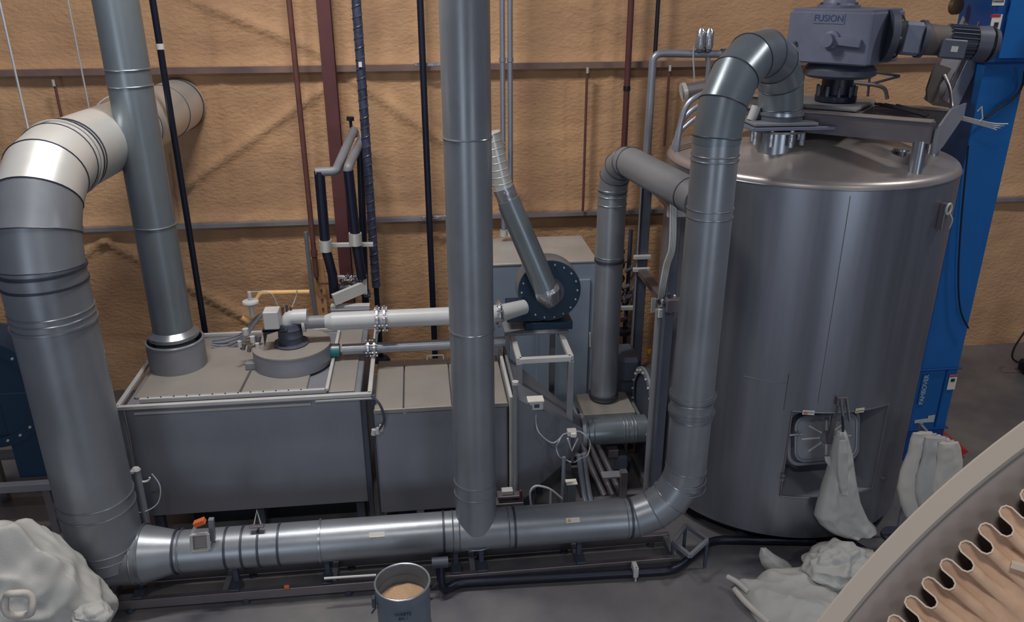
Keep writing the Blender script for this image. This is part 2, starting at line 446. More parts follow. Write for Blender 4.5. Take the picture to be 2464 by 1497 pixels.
# medium duct behind: up, elbow, across to the gooseneck riser
X2, Y2, R2 = 2.10, 8.6, .16
q2 = [(X2, Y2, .98), (X2, Y2, 3.55)]
dirn = (V(XR, YD, 3.78)-V(X2, Y2, 3.93)); hd = Vector((dirn.x, dirn.y, 0)).normalized()
for q in (25, 50, 75, 90):
    a = math.radians(q); q2.append(V(X2, Y2, 3.55)+hd*.38*(1-math.cos(a))+V(0, 0, .38*math.sin(a)))
q2 += [V(XR, YD, 3.86)-hd*(RD+.16), V(XR, YD, 3.84)-hd*(RD-.03)]
duct('branch_duct', 'medium grey duct rising behind and elbowing across into the right riser', q2, R2, M['duct'], sm=M['dseam'],
     bands=[((X2, Y2, at(1465, y, Y=Y2).z), (0, 0, 1), R2, .02, 'bead') for y in (455, 470, 490, 615)] +
           [((X2, Y2, at(1465, 625, Y=Y2).z), (0, 0, 1), R2+.004, .03, 'dark'), ((X2, Y2, 1.02), (0, 0, 1), R2+.012, .04, 'dark')])

# ------------------------------------------------------------------ furnace
fx0, fx1, fy0, fy1, fz0 = -3.06, -.72, 7.55, 9.25, .42
t = thing('furnace_box', 'large grey sheet-metal furnace box at left under the slim stack', 'furnace', ((fx0+fx1)/2, fy0, 0))
FB = t
slab('body', ((fx0+fx1)/2, (fy0+fy1)/2, (fz0+ZF)/2), (fx1-fx0, fy1-fy0, ZF-fz0), M['plate'], t, bev=.01)
obj('top_sheet', MB().box(((fx0+fx1)/2-.25, (fy0+fy1)/2+.02, ZF+.012), (fx1-fx0-.62, fy1-fy0-.28, .03)), M['platet'], t)
obj('top_sheet', MB().box((fx1-.2, (fy0+fy1)/2+.02, ZF+.008), (.28, fy1-fy0-.1, .02)), M['platet'], t)
mb = MB(); e = .055
for a, b in [((fx0-.05, fy0-.04), (fx1+.12, fy0-.04)), ((fx0-.05, fy1+.02), (fx1+.12, fy1+.02)), ((fx0-.05, fy0-.04), (fx0-.05, fy1+.02)), ((fx1+.1, fy0-.04), (fx1+.1, fy1+.02))]:
    mm = MB().beam((*a, ZF+.02), (*b, ZF+.02), .045, .04); obj('edge_rail', mm, M['lgrey'], t)
obj('edge_rail', MB().beam((fx0+.14, fy0+.06, ZF+.045), (fx1-.36, fy0+.06, ZF+.045), .035, .035), M['lgrey'], t)
obj('edge_rail', MB().beam((fx1-.34, fy0+.06, ZF+.045), (fx1-.34, fy1-.08, ZF+.045), .035, .035), M['lgrey'], t)
obj('drip_lip', MB().beam((fx0+.1, fy0-.03, ZF-.06), (fx1-.5, fy0-.03, ZF-.06), .03, .022), M['lgrey'], t)
obj('drip_lip', MB().beam((fx1-.45, fy0-.05, ZF-.02), (fx1+.14, fy0-.05, ZF-.02), .03, .022), M['lgrey'], t)
obj('roof_seam', MB().beam((-1.95, fy0+.12, ZF+.035), (-1.90, fy1-.2, ZF+.035), .02, .02), M['beam'], t)
for x in (fx0-.03, fx1+.03, fx1+.13):
    obj('corner_angle', MB().beam((x, fy0-.02, .02 if x > -1 else .25), (x, fy0-.02, ZF), .05, .05), M['grey'] if x < -1 else M['dgrey'], t)
obj('leg', MB().beam((fx0+.1, fy0+.1, 0), (fx0+.1, fy0+.1, fz0), .09, .09), M['dgrey'], t)
for x, y in [(fx0+.1, fy1-.1), (fx1-.1, fy1-.1), (fx1-.1, fy0+.1), (-1.9, fy0+.1), (-1.9, fy1-.1)]:
    obj('leg', MB().beam((x, y, 0), (x, y, fz0), .09, .09), M['dgrey'], t)
mb = MB()
for k in range(14):
    x = fx0+.1+k*(fx1-fx0-.7)/13
    mb.cyl((x, fy0+.06, ZF+.06), (x, fy0+.06, ZF+.072), .008, seg=6)
o = obj('rivets', mb, M['dgrey'], t); o['kind'] = 'stuff'
obj('shade_block', MB().box(((fx0+fx1)/2+.1, (fy0+fy1)/2+.15, fz0/2), (fx1-fx0-.5, fy1-fy0-.5, fz0-.01)), M['black'], t)  # black block added as the dark shade under the furnace
# ------------------------------------------------------------------ second box and cone
gx0, gx1, gy0, gy1, gz0, gz1 = -.585, .80, 7.42, 8.55, .34, 1.62
t = thing('heat_exchanger_box', 'grey rounded-edge box between the furnace and the cone, behind the middle duct', 'metal box', ((gx0+gx1)/2, gy0, 0))
slab('body', ((gx0+gx1)/2, (gy0+gy1)/2, (gz0+gz1)/2-.02), (gx1-gx0, gy1-gy0, gz1-gz0-.04), M['plate'], t, bev=.02)
xs = [gx0, -.28, .22, gx1]
for i in range(3):
    obj('lid_panel', MB().box(((xs[i]+xs[i+1])/2, (gy0+gy1)/2-.01, gz1), (xs[i+1]-xs[i]-.012, gy1-gy0+.03, .03), bev=.008), M['platet'], t)
obj('lid_lip', MB().box(((gx0+gx1)/2, gy0-.015, gz1-.015), (gx1-gx0, .016, .05)), M['platet'], t)
obj('lid_handle', MB().tube(roundpath([(-.02, gy1-.03, gz1+.01), (-.02, gy1-.03, gz1+.07), (.17, gy1-.03, gz1+.07), (.17, gy1-.03, gz1+.01)], .02), .009, 6), M['white'], t)
for x, y in [(gx0+.42, gy0+.05), (gx1-.3, gy0+.05), (gx0+.3, gy1-.1), (gx1-.3, gy1-.1)]:
    obj('leg', MB().beam((x, y, 0), (x, y, gz0+.02), .08, .08), M['grey'], t)
obj('shade_block', MB().box(((gx0+gx1)/2, (gy0+gy1)/2+.15, gz0/2), (gx1-gx0-.3, gy1-gy0-.4, gz0)), M['black'], t)  # black filler standing in for shade beneath the exchanger box
obj('end_flange', MB().box((gx1+.03, (gy0+gy1)/2, (gz0+gz1)/2+.05), (.035, gy1-gy0+.10, gz1-gz0+.08)), M['lgrey'], t)
obj('end_flange', MB().box((gx1+.085, (gy0+gy1)/2, (gz0+gz1)/2+.05), (.03, gy1-gy0+.12, gz1-gz0+.10)), M['grey'], t)
# cone
cxb, cxs = gx1+.10, 1.74
def sq2round(x0, x1, y0, y1, z0, z1, cy, cz, r, n=32):
    m = MB(); A = []; B = []
    for i in range(n):
        a = 2*PI*i/n; c, s = math.cos(a), math.sin(a); k = 1/max(abs(c), abs(s))
        A.append((x0, (y0+y1)/2+c*k*(y1-y0)/2, (z0+z1)/2+s*k*(z1-z0)/2)); B.append((x1, cy+c*r, cz+s*r))
    A = m.ringface(A); B = m.ringface(B); m.strip(A, B); m.cap(A, True); m.cap(B); return m
CY, CZ = 8.1, .80
t = thing('inlet_cone', 'grey sheet cone narrowing from the box towards the round fan pipe', 'cone', (cxb, CY, 0))
obj('cone_shell', sq2round(cxb, cxs, gy0+.02, gy1-.02, gz0-.02, gz1+.02, CY, CZ, .17), M['plate'], t, angle=.9)
obj('neck_flange', MB().lathe((cxs, CY, CZ), (1, 0, 0), [(.16, -.02), (.22, -.02), (.22, .02), (.16, .02)], 32), M['grey'], t)
obj('leg', MB().beam((1.25, CY, 0), (1.25, CY, .45), .07, .07), M['dgrey'], t)
t = thing('fan_inlet_pipe', 'short ribbed grey pipe between the cone and the fan wheel housing', 'pipe', (2.1, CY, CZ-.2))
x1_ = 2.50
obj('pipe_body', MB().cyl((cxs+.02, CY, CZ), (x1_, CY, CZ), .165, seg=36), M['duct2'], t)
for x in (1.80, 1.86, 2.22, 2.26, 2.32, 2.36):
    obj('rib', MB().bead((x, CY, CZ), (1, 0, 0), .168, .007, 36), M['seam'], t)
obj('saddle', MB().box((2.1, CY, CZ-.24), (.12, .28, .10)), M['beam'], t)
obj('leg', MB().beam((2.1, CY, 0), (2.1, CY, CZ-.27), .08, .08), M['beam'], t)
# transition box under the branch duct
t = thing('transition_box', 'low tan-grey transition box with bright rim under the branch duct', 'box', (X2, Y2-.1, .72))
obj('box_body', MB().box((X2, Y2-.12, .90), (.62, .52, .12)), M['platet'], t)
obj('box_rim', MB().box((X2, Y2-.12-.29, .86), (.76, .05, .06)), M['duct'], t)
obj('box_rim', MB().box((X2-.37, Y2-.12, .86), (.04, .56, .06)), M['duct'], t)
obj('box_rim', MB().box((X2+.37, Y2-.12, .86), (.04, .56, .06)), M['duct'], t)
obj('box_throat', MB().box((X2, Y2-.12, .78), (.5, .42, .14)), M['dgrey'], t)
for dx in (-.24, .24):
    for dy in (.06, -.26): obj('leg', MB().beam((X2+dx, Y2+dy, 0), (X2+dx, Y2+dy, .76), .05, .05), M['beam'], t)

# ------------------------------------------------------------------ drum and burner on the furnace
DX, DY = -1.50, 8.38
t = thing('burner_drum', 'low round grey drum with flat lid on the furnace roof', 'drum', (DX, DY, ZF+.03))
obj('drum_shell', MB().lathe((DX, DY, 0), (0, 0, 1), [(0, ZF+.03), (.42, ZF+.03), (.42, ZF+.235)], 56), M['plate'], t)
obj('drum_lid', MB().lathe((DX, DY, 0), (0, 0, 1), [(0, ZF+.235), (.425, ZF+.235), (.425, ZF+.25), (0, ZF+.25)], 56), M['platet'], t)
zb = ZF+.25
t = thing('gas_burner', 'dark cylindrical burner head with control box on the round drum', 'burner', (DX, DY, zb))
obj('neck', MB().lathe((DX, DY, zb), (0, 0, 1), [(0, 0), (.17, 0), (.17, .02), (.135, .025), (.13, .09), (.135, .10), (.13, .11), (.13, .18), (.137, .19), (.13, .20), (.12, .25), (0, .26)], 36), M['dgrey'], t)
obj('neck_ring', MB().bead((DX, DY, zb+.015), (0, 0, 1), .18, .012, 36), M['motor'], t)
obj('inlet_elbow', MB().tube(smoothpath([(DX-.02, DY, zb+.22), (DX+.02, DY, zb+.30), (DX+.10, DY, zb+.31), (DX+.2, DY, zb+.31)]), .085, 20), M['whitepipe'], t)
bxc = at(655, 765, Y=DY-.1)
obj('control_box', MB().box((bxc.x, DY-.1, bxc.z+.0), (.16, .18, .20), bev=.008), M['lgrey'], t)
obj('bracket', MB().prism([(bxc.x-.10, DY-.18, bxc.z-.10), (bxc.x-.10, DY-.18, bxc.z-.30), (bxc.x-.06, DY-.18, bxc.z-.16), (bxc.x+.14, DY-.18, bxc.z-.10)], (0, .02, 0)), M['black'], t)
obj('bracket', MB().box((bxc.x+.02, DY-.08, bxc.z-.12), (.26, .2, .015)), M['dgrey'], t)
for i, (px, py, c) in enumerate([(680, 745, 'rust'), (690, 740, 'dgrey'), (700, 745, 'rust')]):
    q = at(px, py, Y=DY); obj('spark_plug', MB().cyl((q.x, DY, q.z-.06), (q.x, DY, q.z+.03), .014, seg=8), M[c], t)
# solenoid cluster at the drum's left side
t = thing('solenoid_cluster', 'grey solenoid valves and fittings clustered at the left of the drum', 'valve cluster', (DX-.5, DY-.1, ZF+.03))
for i in range(7):
    a = random.Random(i); q = at(575+i*8+a.randint(-4, 4), 815+a.randint(-12, 25), Y=DY-.1)
    obj('fitting', MB().cyl((q.x, q.y+.05*(i % 3), q.z-.03), (q.x+.02*(i % 2), q.y+.05*(i % 3), q.z+.04), .022+.006*(i % 3), seg=10), M['beam' if i % 2 else 'lgrey'], t)
obj('manifold', MB().box((DX-.42, DY-.12, ZF+.07), (.14, .1, .08)), M['grey'], t)
# corrugated cables left of the drum
for i in range(4):
    P = [at(*q, Y=YS+.5-.03*i) for q in [(510, 820+i*5), (545, 815+i*8), (585, 800+i*6), (615, 765+i*4), (640, 748)]]
    single('flexible_conduit', MB().tube(smoothpath(P, 8), .014, 8), M['conduit'], ['topmost', 'second highest', 'third highest', 'lowest'][i]+' of the grey flexible conduits looping from furnace edge to burner box', 'conduit', 'flexible conduits beside the burner')
t = thing('pressure_switch', 'round pale disc pressure switch on the yellow pipe near the burner', 'switch', at(605, 760, Y=8.9))
q = at(603, 728, Y=8.9)
obj('disc', MB().lathe(q, (0, 0, 1), [(0, -.03), (.06, -.03), (.095, 0), (.09, .02), (.03, .03), (0, .03)], 24), M['lgrey'], t)
obj('stem', MB().cyl(q+V(0, 0, .03), q+V(0, 0, .13), .022), M['lgrey'], t)
obj('lower_stem', MB().cyl(q+V(0, 0, -.16), q+V(0, 0, -.03), .03), M['lgrey'], t)
obj('wire', MB().tube(smoothpath([q+V(0, 0, .13), at(650, 705, Y=8.9), at(668, 735, Y=8.9)]), .006, 6), M['cable'], t)
obj('wire', MB().tube(smoothpath([at(715, 697, Y=8.9), at(712, 715, Y=8.9), at(700, 745, Y=8.8)]), .006, 6), M['cable'], t)
single('yellow_gas_pipe', MB().tube(roundpath([at(745, 703, Y=9.0), at(628, 705, Y=9.0), at(618, 722, Y=9.0)], .03), .03, 12), M['yellowpipe'], 'upper pale yellow gas pipe running to the round pressure switch', 'pipe')
single('yellow_gas_pipe', MB().tube(roundpath([at(582, 765, Y=9.0), at(600, 774, Y=9.0), at(640, 775, Y=9.0)], .03), .03, 12), M['yellowpipe'], 'lower short yellow gas pipe stub behind the burner box', 'pipe')

# ------------------------------------------------------------------ pale air pipes with flanges
YP = 8.4
def flange(mbt, x, y, z, R, parent, k=8):
    obj('flange', MB().lathe((x, y, z), (1, 0, 0), [(R*.6, -.012), (R, -.012), (R, .012), (R*.6, .012)], 32), M['foil'], parent)
    for i in range(k):
        a = 2*PI*i/k+.2
        obj('bolt', MB().cyl((x-.03, y+math.cos(a)*R*.84, z+math.sin(a)*R*.84), (x+.03, y+math.cos(a)*R*.84, z+math.sin(a)*R*.84), .011, seg=6), M['foil'], parent)
z1 = at(912, 768, Y=YP).z; z2 = at(893, 838, Y=YP).z
xa = at(726, 775, Y=YP).x; xb = at(1200, 750, Y=YP).x; xf = at(915, 768, Y=YP).x
t = thing('air_pipe', 'thicker pale pipe running right from the burner to the blower', 'pipe', (xf, YP, z1-.1))
xw = at(800, 772, Y=YP).x
obj('thin_pipe', MB().cyl((xa, YP, z1), (xw-.08, YP, z1), .072, seg=28), M['grey'], t)
obj('thin_pipe', MB().cyl((xw-.08, YP, z1), (xw+.0, YP, z1), .072, .10, seg=28), M['whitepipe'], t)
obj('thick_pipe', MB().cyl((xw, YP, z1), (xb, YP, z1), .10, seg=32), M['whitepipe'], t)
obj('end_ring', MB().lathe((xa+.03, YP, z1), (1, 0, 0), [(.07, -.02), (.105, -.02), (.105, .01), (.07, .01)], 28), M['lgrey'], t)
for dx in (-.03, .05): flange(None, xf+dx, YP, z1, .155, t)
flange(None, xb, YP, z1, .155, t)
t = thing('small_air_pipe', 'thinner grey-green pipe below the pale pipe, entering the round drum', 'pipe', (xf, YP, z2-.08))
xc_, xd = at(780, 840, Y=YP).x, at(1215, 822, Y=YP).x; xg = at(893, 838, Y=YP).x
obj('pipe_body', MB().cyl((xc_+.2, YP, z2), (xd, YP, z2), .062, seg=24), M['duct'], t)
obj('coupling', MB().cyl((xc_-.04, YP, z2), (xc_+.17, YP, z2), .072, seg=24), M['duct2'], t)
obj('teal_band', MB().lathe((xc_+.09, YP, z2-.005), (1, 0, 0), [(.06, -.09), (.075, -.09), (.075, .08), (.06, .08)], 24), mat('teal_tape', (.12, .45, .47), .5), t)
for dx in (-.03, .04): flange(None, xg+dx, YP, z2, .105, t, 6)
single('flange_brace', MB().beam((xg+.06, YP, z2+.08), (xf-.04, YP, z1-.13), .03, .03), M['foil'], 'small shiny brace joining the two bolted flanges', 'brace')

# ------------------------------------------------------------------ blower on its table
FX, FY, FZ, FR = 1.42, 8.75, at(1322, 692, Y=8.75).z, .37
t = thing('blower_table', 'light grey tube frame stand under the dark teal blower', 'stand', (1.27, 8.3, 0))
tx0, tx1, ty0, ty1, tz = .985, 1.56, 7.95, 9.2, 1.84
for a, b in [((tx0, ty0), (tx1, ty0)), ((tx0, ty1), (tx1, ty1)), ((tx0, ty0), (tx0, ty1)), ((tx1, ty0), (tx1, ty1))]:
    obj('top_rail', MB().beam((*a, tz), (*b, tz), .06, .06), M['lgrey'], t)
for x in (tx0, tx1):
    for y in (ty0, ty1): obj('leg', MB().beam((x, y, 0), (x, y, tz-.03), .065, .065), M['grey'], t)
obj('cross_plate', MB().box((1.27, FY+.05, tz+.045), (.75, .5, .03)), M['grey'], t)
t = thing('blower', 'dark teal round centrifugal blower with bolted face on the grey stand', 'blower', (FX, FY, tz+.06))
prof = []
obj('housing', MB().lathe((FX, FY, FZ), (0, 1, 0), [(0, -.10), (FR, -.10), (FR, .16), (0, .16)], 56), M['grey'], t)
obj('face_plate', MB().lathe((FX, FY-.11, FZ), (0, 1, 0), [(.15, -.012), (FR-.005, -.012), (FR-.005, .005), (.15, .005)], 56), M['teal'], t)
obj('inlet_ring', MB().lathe((FX, FY-.13, FZ), (0, 1, 0), [(.12, -.03), (.165, -.03), (.165, .02), (.12, .02)], 40), M['motor'], t)
mb = MB().bolts((FX, FY-.12, FZ), (0, -1, 0), FR-.045, 18, .010, .012)
for i in range(18):
    a = 2*PI*i/18
    obj('bolt', MB().cyl((FX+(FR-.045)*math.cos(a), FY-.115, FZ+(FR-.045)*math.sin(a)), (FX+(FR-.045)*math.cos(a), FY-.14, FZ+(FR-.045)*math.sin(a)), .010, seg=6), M['cable'], t)
obj('outlet', MB().box((FX-.28, FY+.02, FZ-.27), (.42, .24, .22)), M['teal'], t)
obj('outlet_pipe', MB().cyl((xb+.01, YP, z1), (FX-.3, FY-.18, z1-.0), .10, .085, seg=28), M['whitepipe'], t)
obj('base', MB().box((FX, FY+.02, tz+.10), (.56, .30, .10)), M['teal'], t)
# insulated intake duct of the blower
P0 = at(1180, 320, Y=8.5); P1 = at(1212, 455, Y=8.5); P2 = at(1318, 705, Y=8.45)
d_ = (P2-P1).normalized()
t = thing('insulated_intake_duct', 'slanting silver insulated duct running down into the blower eye', 'duct', P2)
obj('wrapped_length', MB().cyl(P0, P1, .105, seg=32), M['ductl'], t)
obj('foil_cuff', MB().cyl(P1-(P1-P0).normalized()*.02, P1+d_*.14, .118, .112, seg=32), M['foil'], t)
obj('lower_length', MB().cyl(P1+d_*.12, P2-d_*.05, .122, .135, seg=32), M['duct2'], t)
for k in range(3):
    u, v, dd = frame(d_); a = -2.2+k*.35
    off = u*math.cos(a)*.13+v*math.sin(a)*.13
    obj('standing_seam', MB().tube([P1+d_*.18+off, P2-d_*.06+off], .006, 6), M['seam'], t)
for k in range(8):
    q = P0+(P1-P0)*(k/8); obj('wrap_ring', MB().bead(q, P1-P0, .105, .003, 28, 5), M['ductl'], t)
mb = MB(); mb.lathe(P2, d_, [(.135, -.08), (.15, -.03), (.145, .05), (.10, .13), (.05, .16), (0, .165)], 28)
for v_ in mb.bm.verts:
    v_.co += Vector((noise.noise(v_.co*9), noise.noise(v_.co*9+V(5, 0, 0)), noise.noise(v_.co*9+V(0, 5, 0))))*.03
obj('foil_end', mb, M['foil'], t)
# tall blue-grey cabinet behind
t = thing('filter_cabinet', 'tall plain blue-grey cabinet standing against the wall behind the blower', 'cabinet', (1.52, 10.2, 0))
gb0, gb1 = at(1185, 640, Y=9.75), at(1436, 632, Y=9.75)
obj('cabinet_body', MB().box(((gb0.x+gb1.x)/2, 10.3, gb0.z/2+.06), (gb1.x-gb0.x, 1.1, gb0.z-.12), bev=.01), M['baghouse'], t)
obj('cabinet_top', MB().box(((gb0.x+gb1.x)/2, 10.3, gb0.z+.01), (gb1.x-gb0.x+.02, 1.12, .03), bev=.005), M['ductl'], t)
obj('plinth', MB().box(((gb0.x+gb1.x)/2, 10.3, .03), (gb1.x-gb0.x-.05, 1.0, .06)), M['dgrey'], t)
obj('door', MB().box(((gb0.x+gb1.x)/2+.25, 9.735, 1.15), (.7, .03, 1.9)), M['baghouse'], t)
obj('door_handle', MB().beam(at(1420, 800, Y=9.70), at(1420, 835, Y=9.70), .02, .03), M['lgrey'], t)

# ------------------------------------------------------------------ mixing tank
TX, TY, TR, TZ0, TZ1 = 4.06, 8.10, 1.45, .20, 3.96
def cylhit(x, y, R=TR):
    d = RT*((x-1232)/FPX) + UPV*((748.5-y)/FPX) + FW
    ox, oy = -TX, -TY; a = d.x**2+d.y**2; b_ = 2*(ox*d.x+oy*d.y); c_ = ox*ox+oy*oy-R*R
    t = (-b_-math.sqrt(max(0, b_*b_-4*a*c_)))/(2*a); p = d*t+Vector((0, 0, CAMH)); return p, math.atan2(p.y-TY, p.x-TX)
def tp(a, z, R=TR): return Vector((TX+R*math.cos(a), TY+R*math.sin(a), z))
aL, aR = cylhit(1893, 1080)[1], cylhit(2117, 1080)[1]
zT, zBt = cylhit(2000, 993)[0].z, cylhit(2000, 1196)[0].z
t = TANK = thing('mixing_tank', 'huge grey stainless cylindrical tank with domed top and an open hatch recess', 'tank', (TX, TY, 0))
def tank_body():
    m = MB(); n = 128; A = sorted([-PI+2*PI*i/n for i in range(n)]+[aL, aR]); Z = [TZ0, TZ0+.02, zBt, zT, 2.2, TZ1-.03, TZ1]
    g = [[m.bm.verts.new(tp(a, z)) for a in A] for z in Z]
    for j in range(len(Z)-1):
        for i in range(len(A)):
            k = (i+1) % len(A); am = A[i]+((A[k]-A[i]) % (2*PI))/2
            if j == 2 and aL-1e-6 < am < aR+1e-6: continue
            m.bm.faces.new((g[j][i], g[j][k], g[j+1][k], g[j+1][i]))
    m.cap(g[0]); return m
obj('shell', tank_body(), M['steel'], t, angle=.9)
dome = [(TR, TZ1)] + [(TR-.07+.07*math.cos(q), TZ1+.07*math.sin(q)) for q in [i*PI/2/5 for i in range(1, 6)]] + [(1.1, 4.09), (.8, 4.19), (.5, 4.27), (.3, 4.30), (0, 4.31)]
obj('dome', MB().lathe((TX, TY, 0), (0, 0, 1), dome, 96), M['steelt'], t)
obj('rim_weld', MB().bead((TX, TY, TZ1), (0, 0, 1), TR+.002, .008, 96), M['seam'], t)
# recess
RI = TR-.50
def arcwall():
    m = MB(); n = 14; AA = [aL+(aR-aL)*i/n for i in range(n+1)]
    o1 = [m.bm.verts.new(tp(a, zT)) for a in AA]; o0 = [m.bm.verts.new(tp(a, zBt)) for a in AA]
    i1 = [m.bm.verts.new(tp(a, zT, RI)) for a in AA]; i0 = [m.bm.verts.new(tp(a, zBt+.08, RI)) for a in AA]
    m.strip(o1, i1, False); m.strip(o0, i0, False); m.strip(i1, i0, False)
    m.bm.faces.new((o0[0], o1[0], i1[0], i0[0])); m.bm.faces.new((o0[-1], o1[-1], i1[-1], i0[-1])); return m
obj('hatch_recess', arcwall(), M['plate'], t, angle=.5)
am = (aL+aR)/2; er_ = V(math.cos(am), math.sin(am), 0); et = V(-math.sin(am), math.cos(am), 0)
for a in (aL, aR):
    obj('recess_trim', MB().beam(tp(a, zBt), tp(a, zT), .02, .014), M['beam'], t)
for z in (zT, zBt):
    obj('recess_trim', MB().tube([tp(aL+(aR-aL)*i/12, z, TR+.003) for i in range(13)], .009, 6), M['seam'], t)
# manway hatch cover: rounded rectangle pressed plate with ribs, tilted back at top
hc = (at(1998, 1048, Y=TY-TR*.93)); hc = V(TX, TY, 0)+er_*(TR-.20)+V(0, 0, (zT+zBt)/2+.10)+et*(-.04)
hu = (V(0, 0, 1)-er_*.25).normalized(); hn = et.cross(hu); hn = hn if hn.dot(er_) > 0 else -hn
HW, HH = .335, .235
def rrect(wd, ht, r, off, n=6):
    P = []
    for cx_, cy_, s in ((wd-r, ht-r, 0), (-(wd-r), ht-r, 1), (-(wd-r), -(ht-r), 2), (wd-r, -(ht-r), 3)):
        for k in range(n+1):
            a = s*PI/2+k*PI/2/n; P.append(hc+et*(cx_+r*math.cos(a))+hu*(cy_+r*math.sin(a))+hn*off)
    return P
HA = MB(); HA.prism(rrect(HW, HH, .11, -.03), hn*.03)
hatch = obj('hatch_cover', HA, M['grey'], t)
obj('hatch_rim', MB().tube(rrect(HW, HH, .11, .0), .018, 8, True), M['duct'], hatch)
for k in range(8):
    a = k*PI/4+.0; rr0 = .07; q = V(math.cos(a)*HW*.82, math.sin(a)*HH*.82, 0)
    obj('pressed_rib', MB().beam(hc+hn*.004+et*math.cos(a)*rr0+hu*math.sin(a)*rr0, hc+hn*.004+et*q.x+hu*q.y, .022, .018, up=hn), M['lgrey'], hatch)
obj('hatch_boss', MB().lathe(hc, hn, [(0, 0), (.07, 0), (.06, .02), (0, .02)], 20), M['duct'], hatch)
obj('hatch_frame', MB().tube([p-hn*.06 for p in rrect(HW+.045, HH+.05, .12, 0)], .024, 8, True), M['grey'], t)
obj('hatch_clamp_arm', MB().beam(hc+et*.02+hn*.05+V(0, 0, .30), hc+et*.02+hn*.05-V(0, 0, .05), .05, .03, up=hn), M['beam'], t)
obj('hatch_side_pin', MB().cyl(hc-et*(HW+.16)+hu*.07+hn*.05, hc-et*(HW-.04)+hu*.07+hn*.05, .013, seg=10), M['foil'], t)
obj('pin_knob', MB().cyl(hc-et*(HW+.18)+hu*.08+hn*.05, hc-et*(HW+.13)+hu*.08+hn*.05, .028, seg=12), M['lgrey'], t)
# recess side fins
obj('side_fin', MB().prism([tp(aL-.004, zBt+.28, TR-.01), tp(aL-.004, zBt-.03, TR-.01), tp(aL-.004, zBt+.05, TR+.035), tp(aL-.004, zBt+.26, TR+.035)], et*.01), M['steel'], t)
# bracket above the hatch
pb, ab = cylhit(2022, 965); eb = V(math.cos(ab), math.sin(ab), 0); eb2 = V(-math.sin(ab), math.cos(ab), 0)
t2 = t
obj('lever_bracket', MB().beam(pb+eb*.02+V(0, 0, .06), pb+eb*.02-V(0, 0, .03), .11, .05, up=eb), M['beam'], t)
for s in (-.03, .03): obj('lever_bracket', MB().beam(pb+eb2*s+eb*.05+V(0, 0, .05), pb+eb2*(s+.05)+eb*.09-V(0, 0, .19), .012, .05, up=eb), M['grey'], t)
obj('hook', MB().tube([pb+eb*.09-V(0, 0, .12), pb+eb*.13-V(0, 0, .22), pb+eb*.15-V(0, 0, .30)], .013, 8), M['black'], t)
for px, py, wd in [(1945, 992, .115), (2068, 987, .10)]:
    p, a = cylhit(px, py); n_ = V(math.cos(a), math.sin(a), 0); ee = V(-math.sin(a), math.cos(a), 0)
    s_ = obj('warning_label', MB().beam(p+n_*.006-ee*wd/2, p+n_*.006+ee*wd/2, .004, .050), M['white'], t, 'white warning label with orange triangle')
    c0 = p+n_*.011-ee*wd*.22
    obj('triangle', MB().prism([c0-ee*.02-V(0, 0, .016), c0+ee*.02-V(0, 0, .016), c0+V(0, 0, .018)], n_*.002), M['orange'] if px < 2000 else M['yellow'], s_)
# panel lines and small fittings on the shell
pa, aa = cylhit(1790, 905); pb2, ab2 = cylhit(1898, 900); pc, ac = cylhit(1893, 985)
obj('panel_seam', MB().tube([tp(aa+(ab2-aa)*i/6, pa.z, TR+.001) for i in range(7)]+[tp(ab2, pb2.z-(pb2.z-zT)*i/3, TR+.001) for i in range(4)], .004, 5), M['beam'], t)
for (x0, y0, y1) in ((2045, 480, 945),):
    obj('weld_seam', MB().tube([tp(cylhit(x0, y0)[1], z, TR) for z in (TZ1-.05, 2.5, zT+.1)], .0035, 5), M['beam'], t)
pl, al = cylhit(2262, 512)
el_ = V(math.cos(al), math.sin(al), 0); et_ = V(-math.sin(al), math.cos(al), 0)
obj('lifting_lug', MB().beam(pl+el_*.03+V(0, 0, .10), pl+el_*.03-V(0, 0, .15), .07, .06, up=el_), M['beam'], t)
obj('lug_shackle', MB().bead(pl+el_*.07+V(0, 0, .05), el_, .05, .012, 20), M['lgrey'], t)
obj('lug_wire', MB().tube(smoothpath([pl+el_*.08+V(0, 0, .02), pl+el_*.11+et_*.03-V(0, 0, .05), pl+el_*.09+et_*.05-V(0, 0, .14)]), .007, 6), M['lgrey'], t)
for px, py in ((1882, 1150), (1884, 1140), (2122, 1150)):
    p, a = cylhit(px, py); n_ = V(math.cos(a), math.sin(a), 0); obj('latch', MB().cyl(p-n_*.01, p+n_*.04, .018, seg=10), M['beam'], t)
for k in range(8):
    a = k*PI/4+.2; obj('foot', MB().cyl((TX+1.25*math.cos(a), TY+1.25*math.sin(a), 0), (TX+1.25*math.cos(a), TY+1.25*math.sin(a), TZ0+.01), .07, seg=16), M['dgrey'], t)
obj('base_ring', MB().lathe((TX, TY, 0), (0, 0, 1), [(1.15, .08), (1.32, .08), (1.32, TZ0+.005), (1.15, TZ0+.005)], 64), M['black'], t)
# dome fittings
for px, py, r, h in [(2165, 385, .05, .10), (2125, 380, .035, .05)]:
    q = at(px, py, Z=4.08); q.z = 4.03; obj('dome_nozzle', MB().cyl(q, q+V(0, 0, h+.04), r, seg=16), M['beam'], t)
    obj('dome_nozzle_cap', MB().cyl(q+V(0, 0, h+.04), q+V(0, 0, h+.06), r*1.5, seg=16), M['seam'], t)
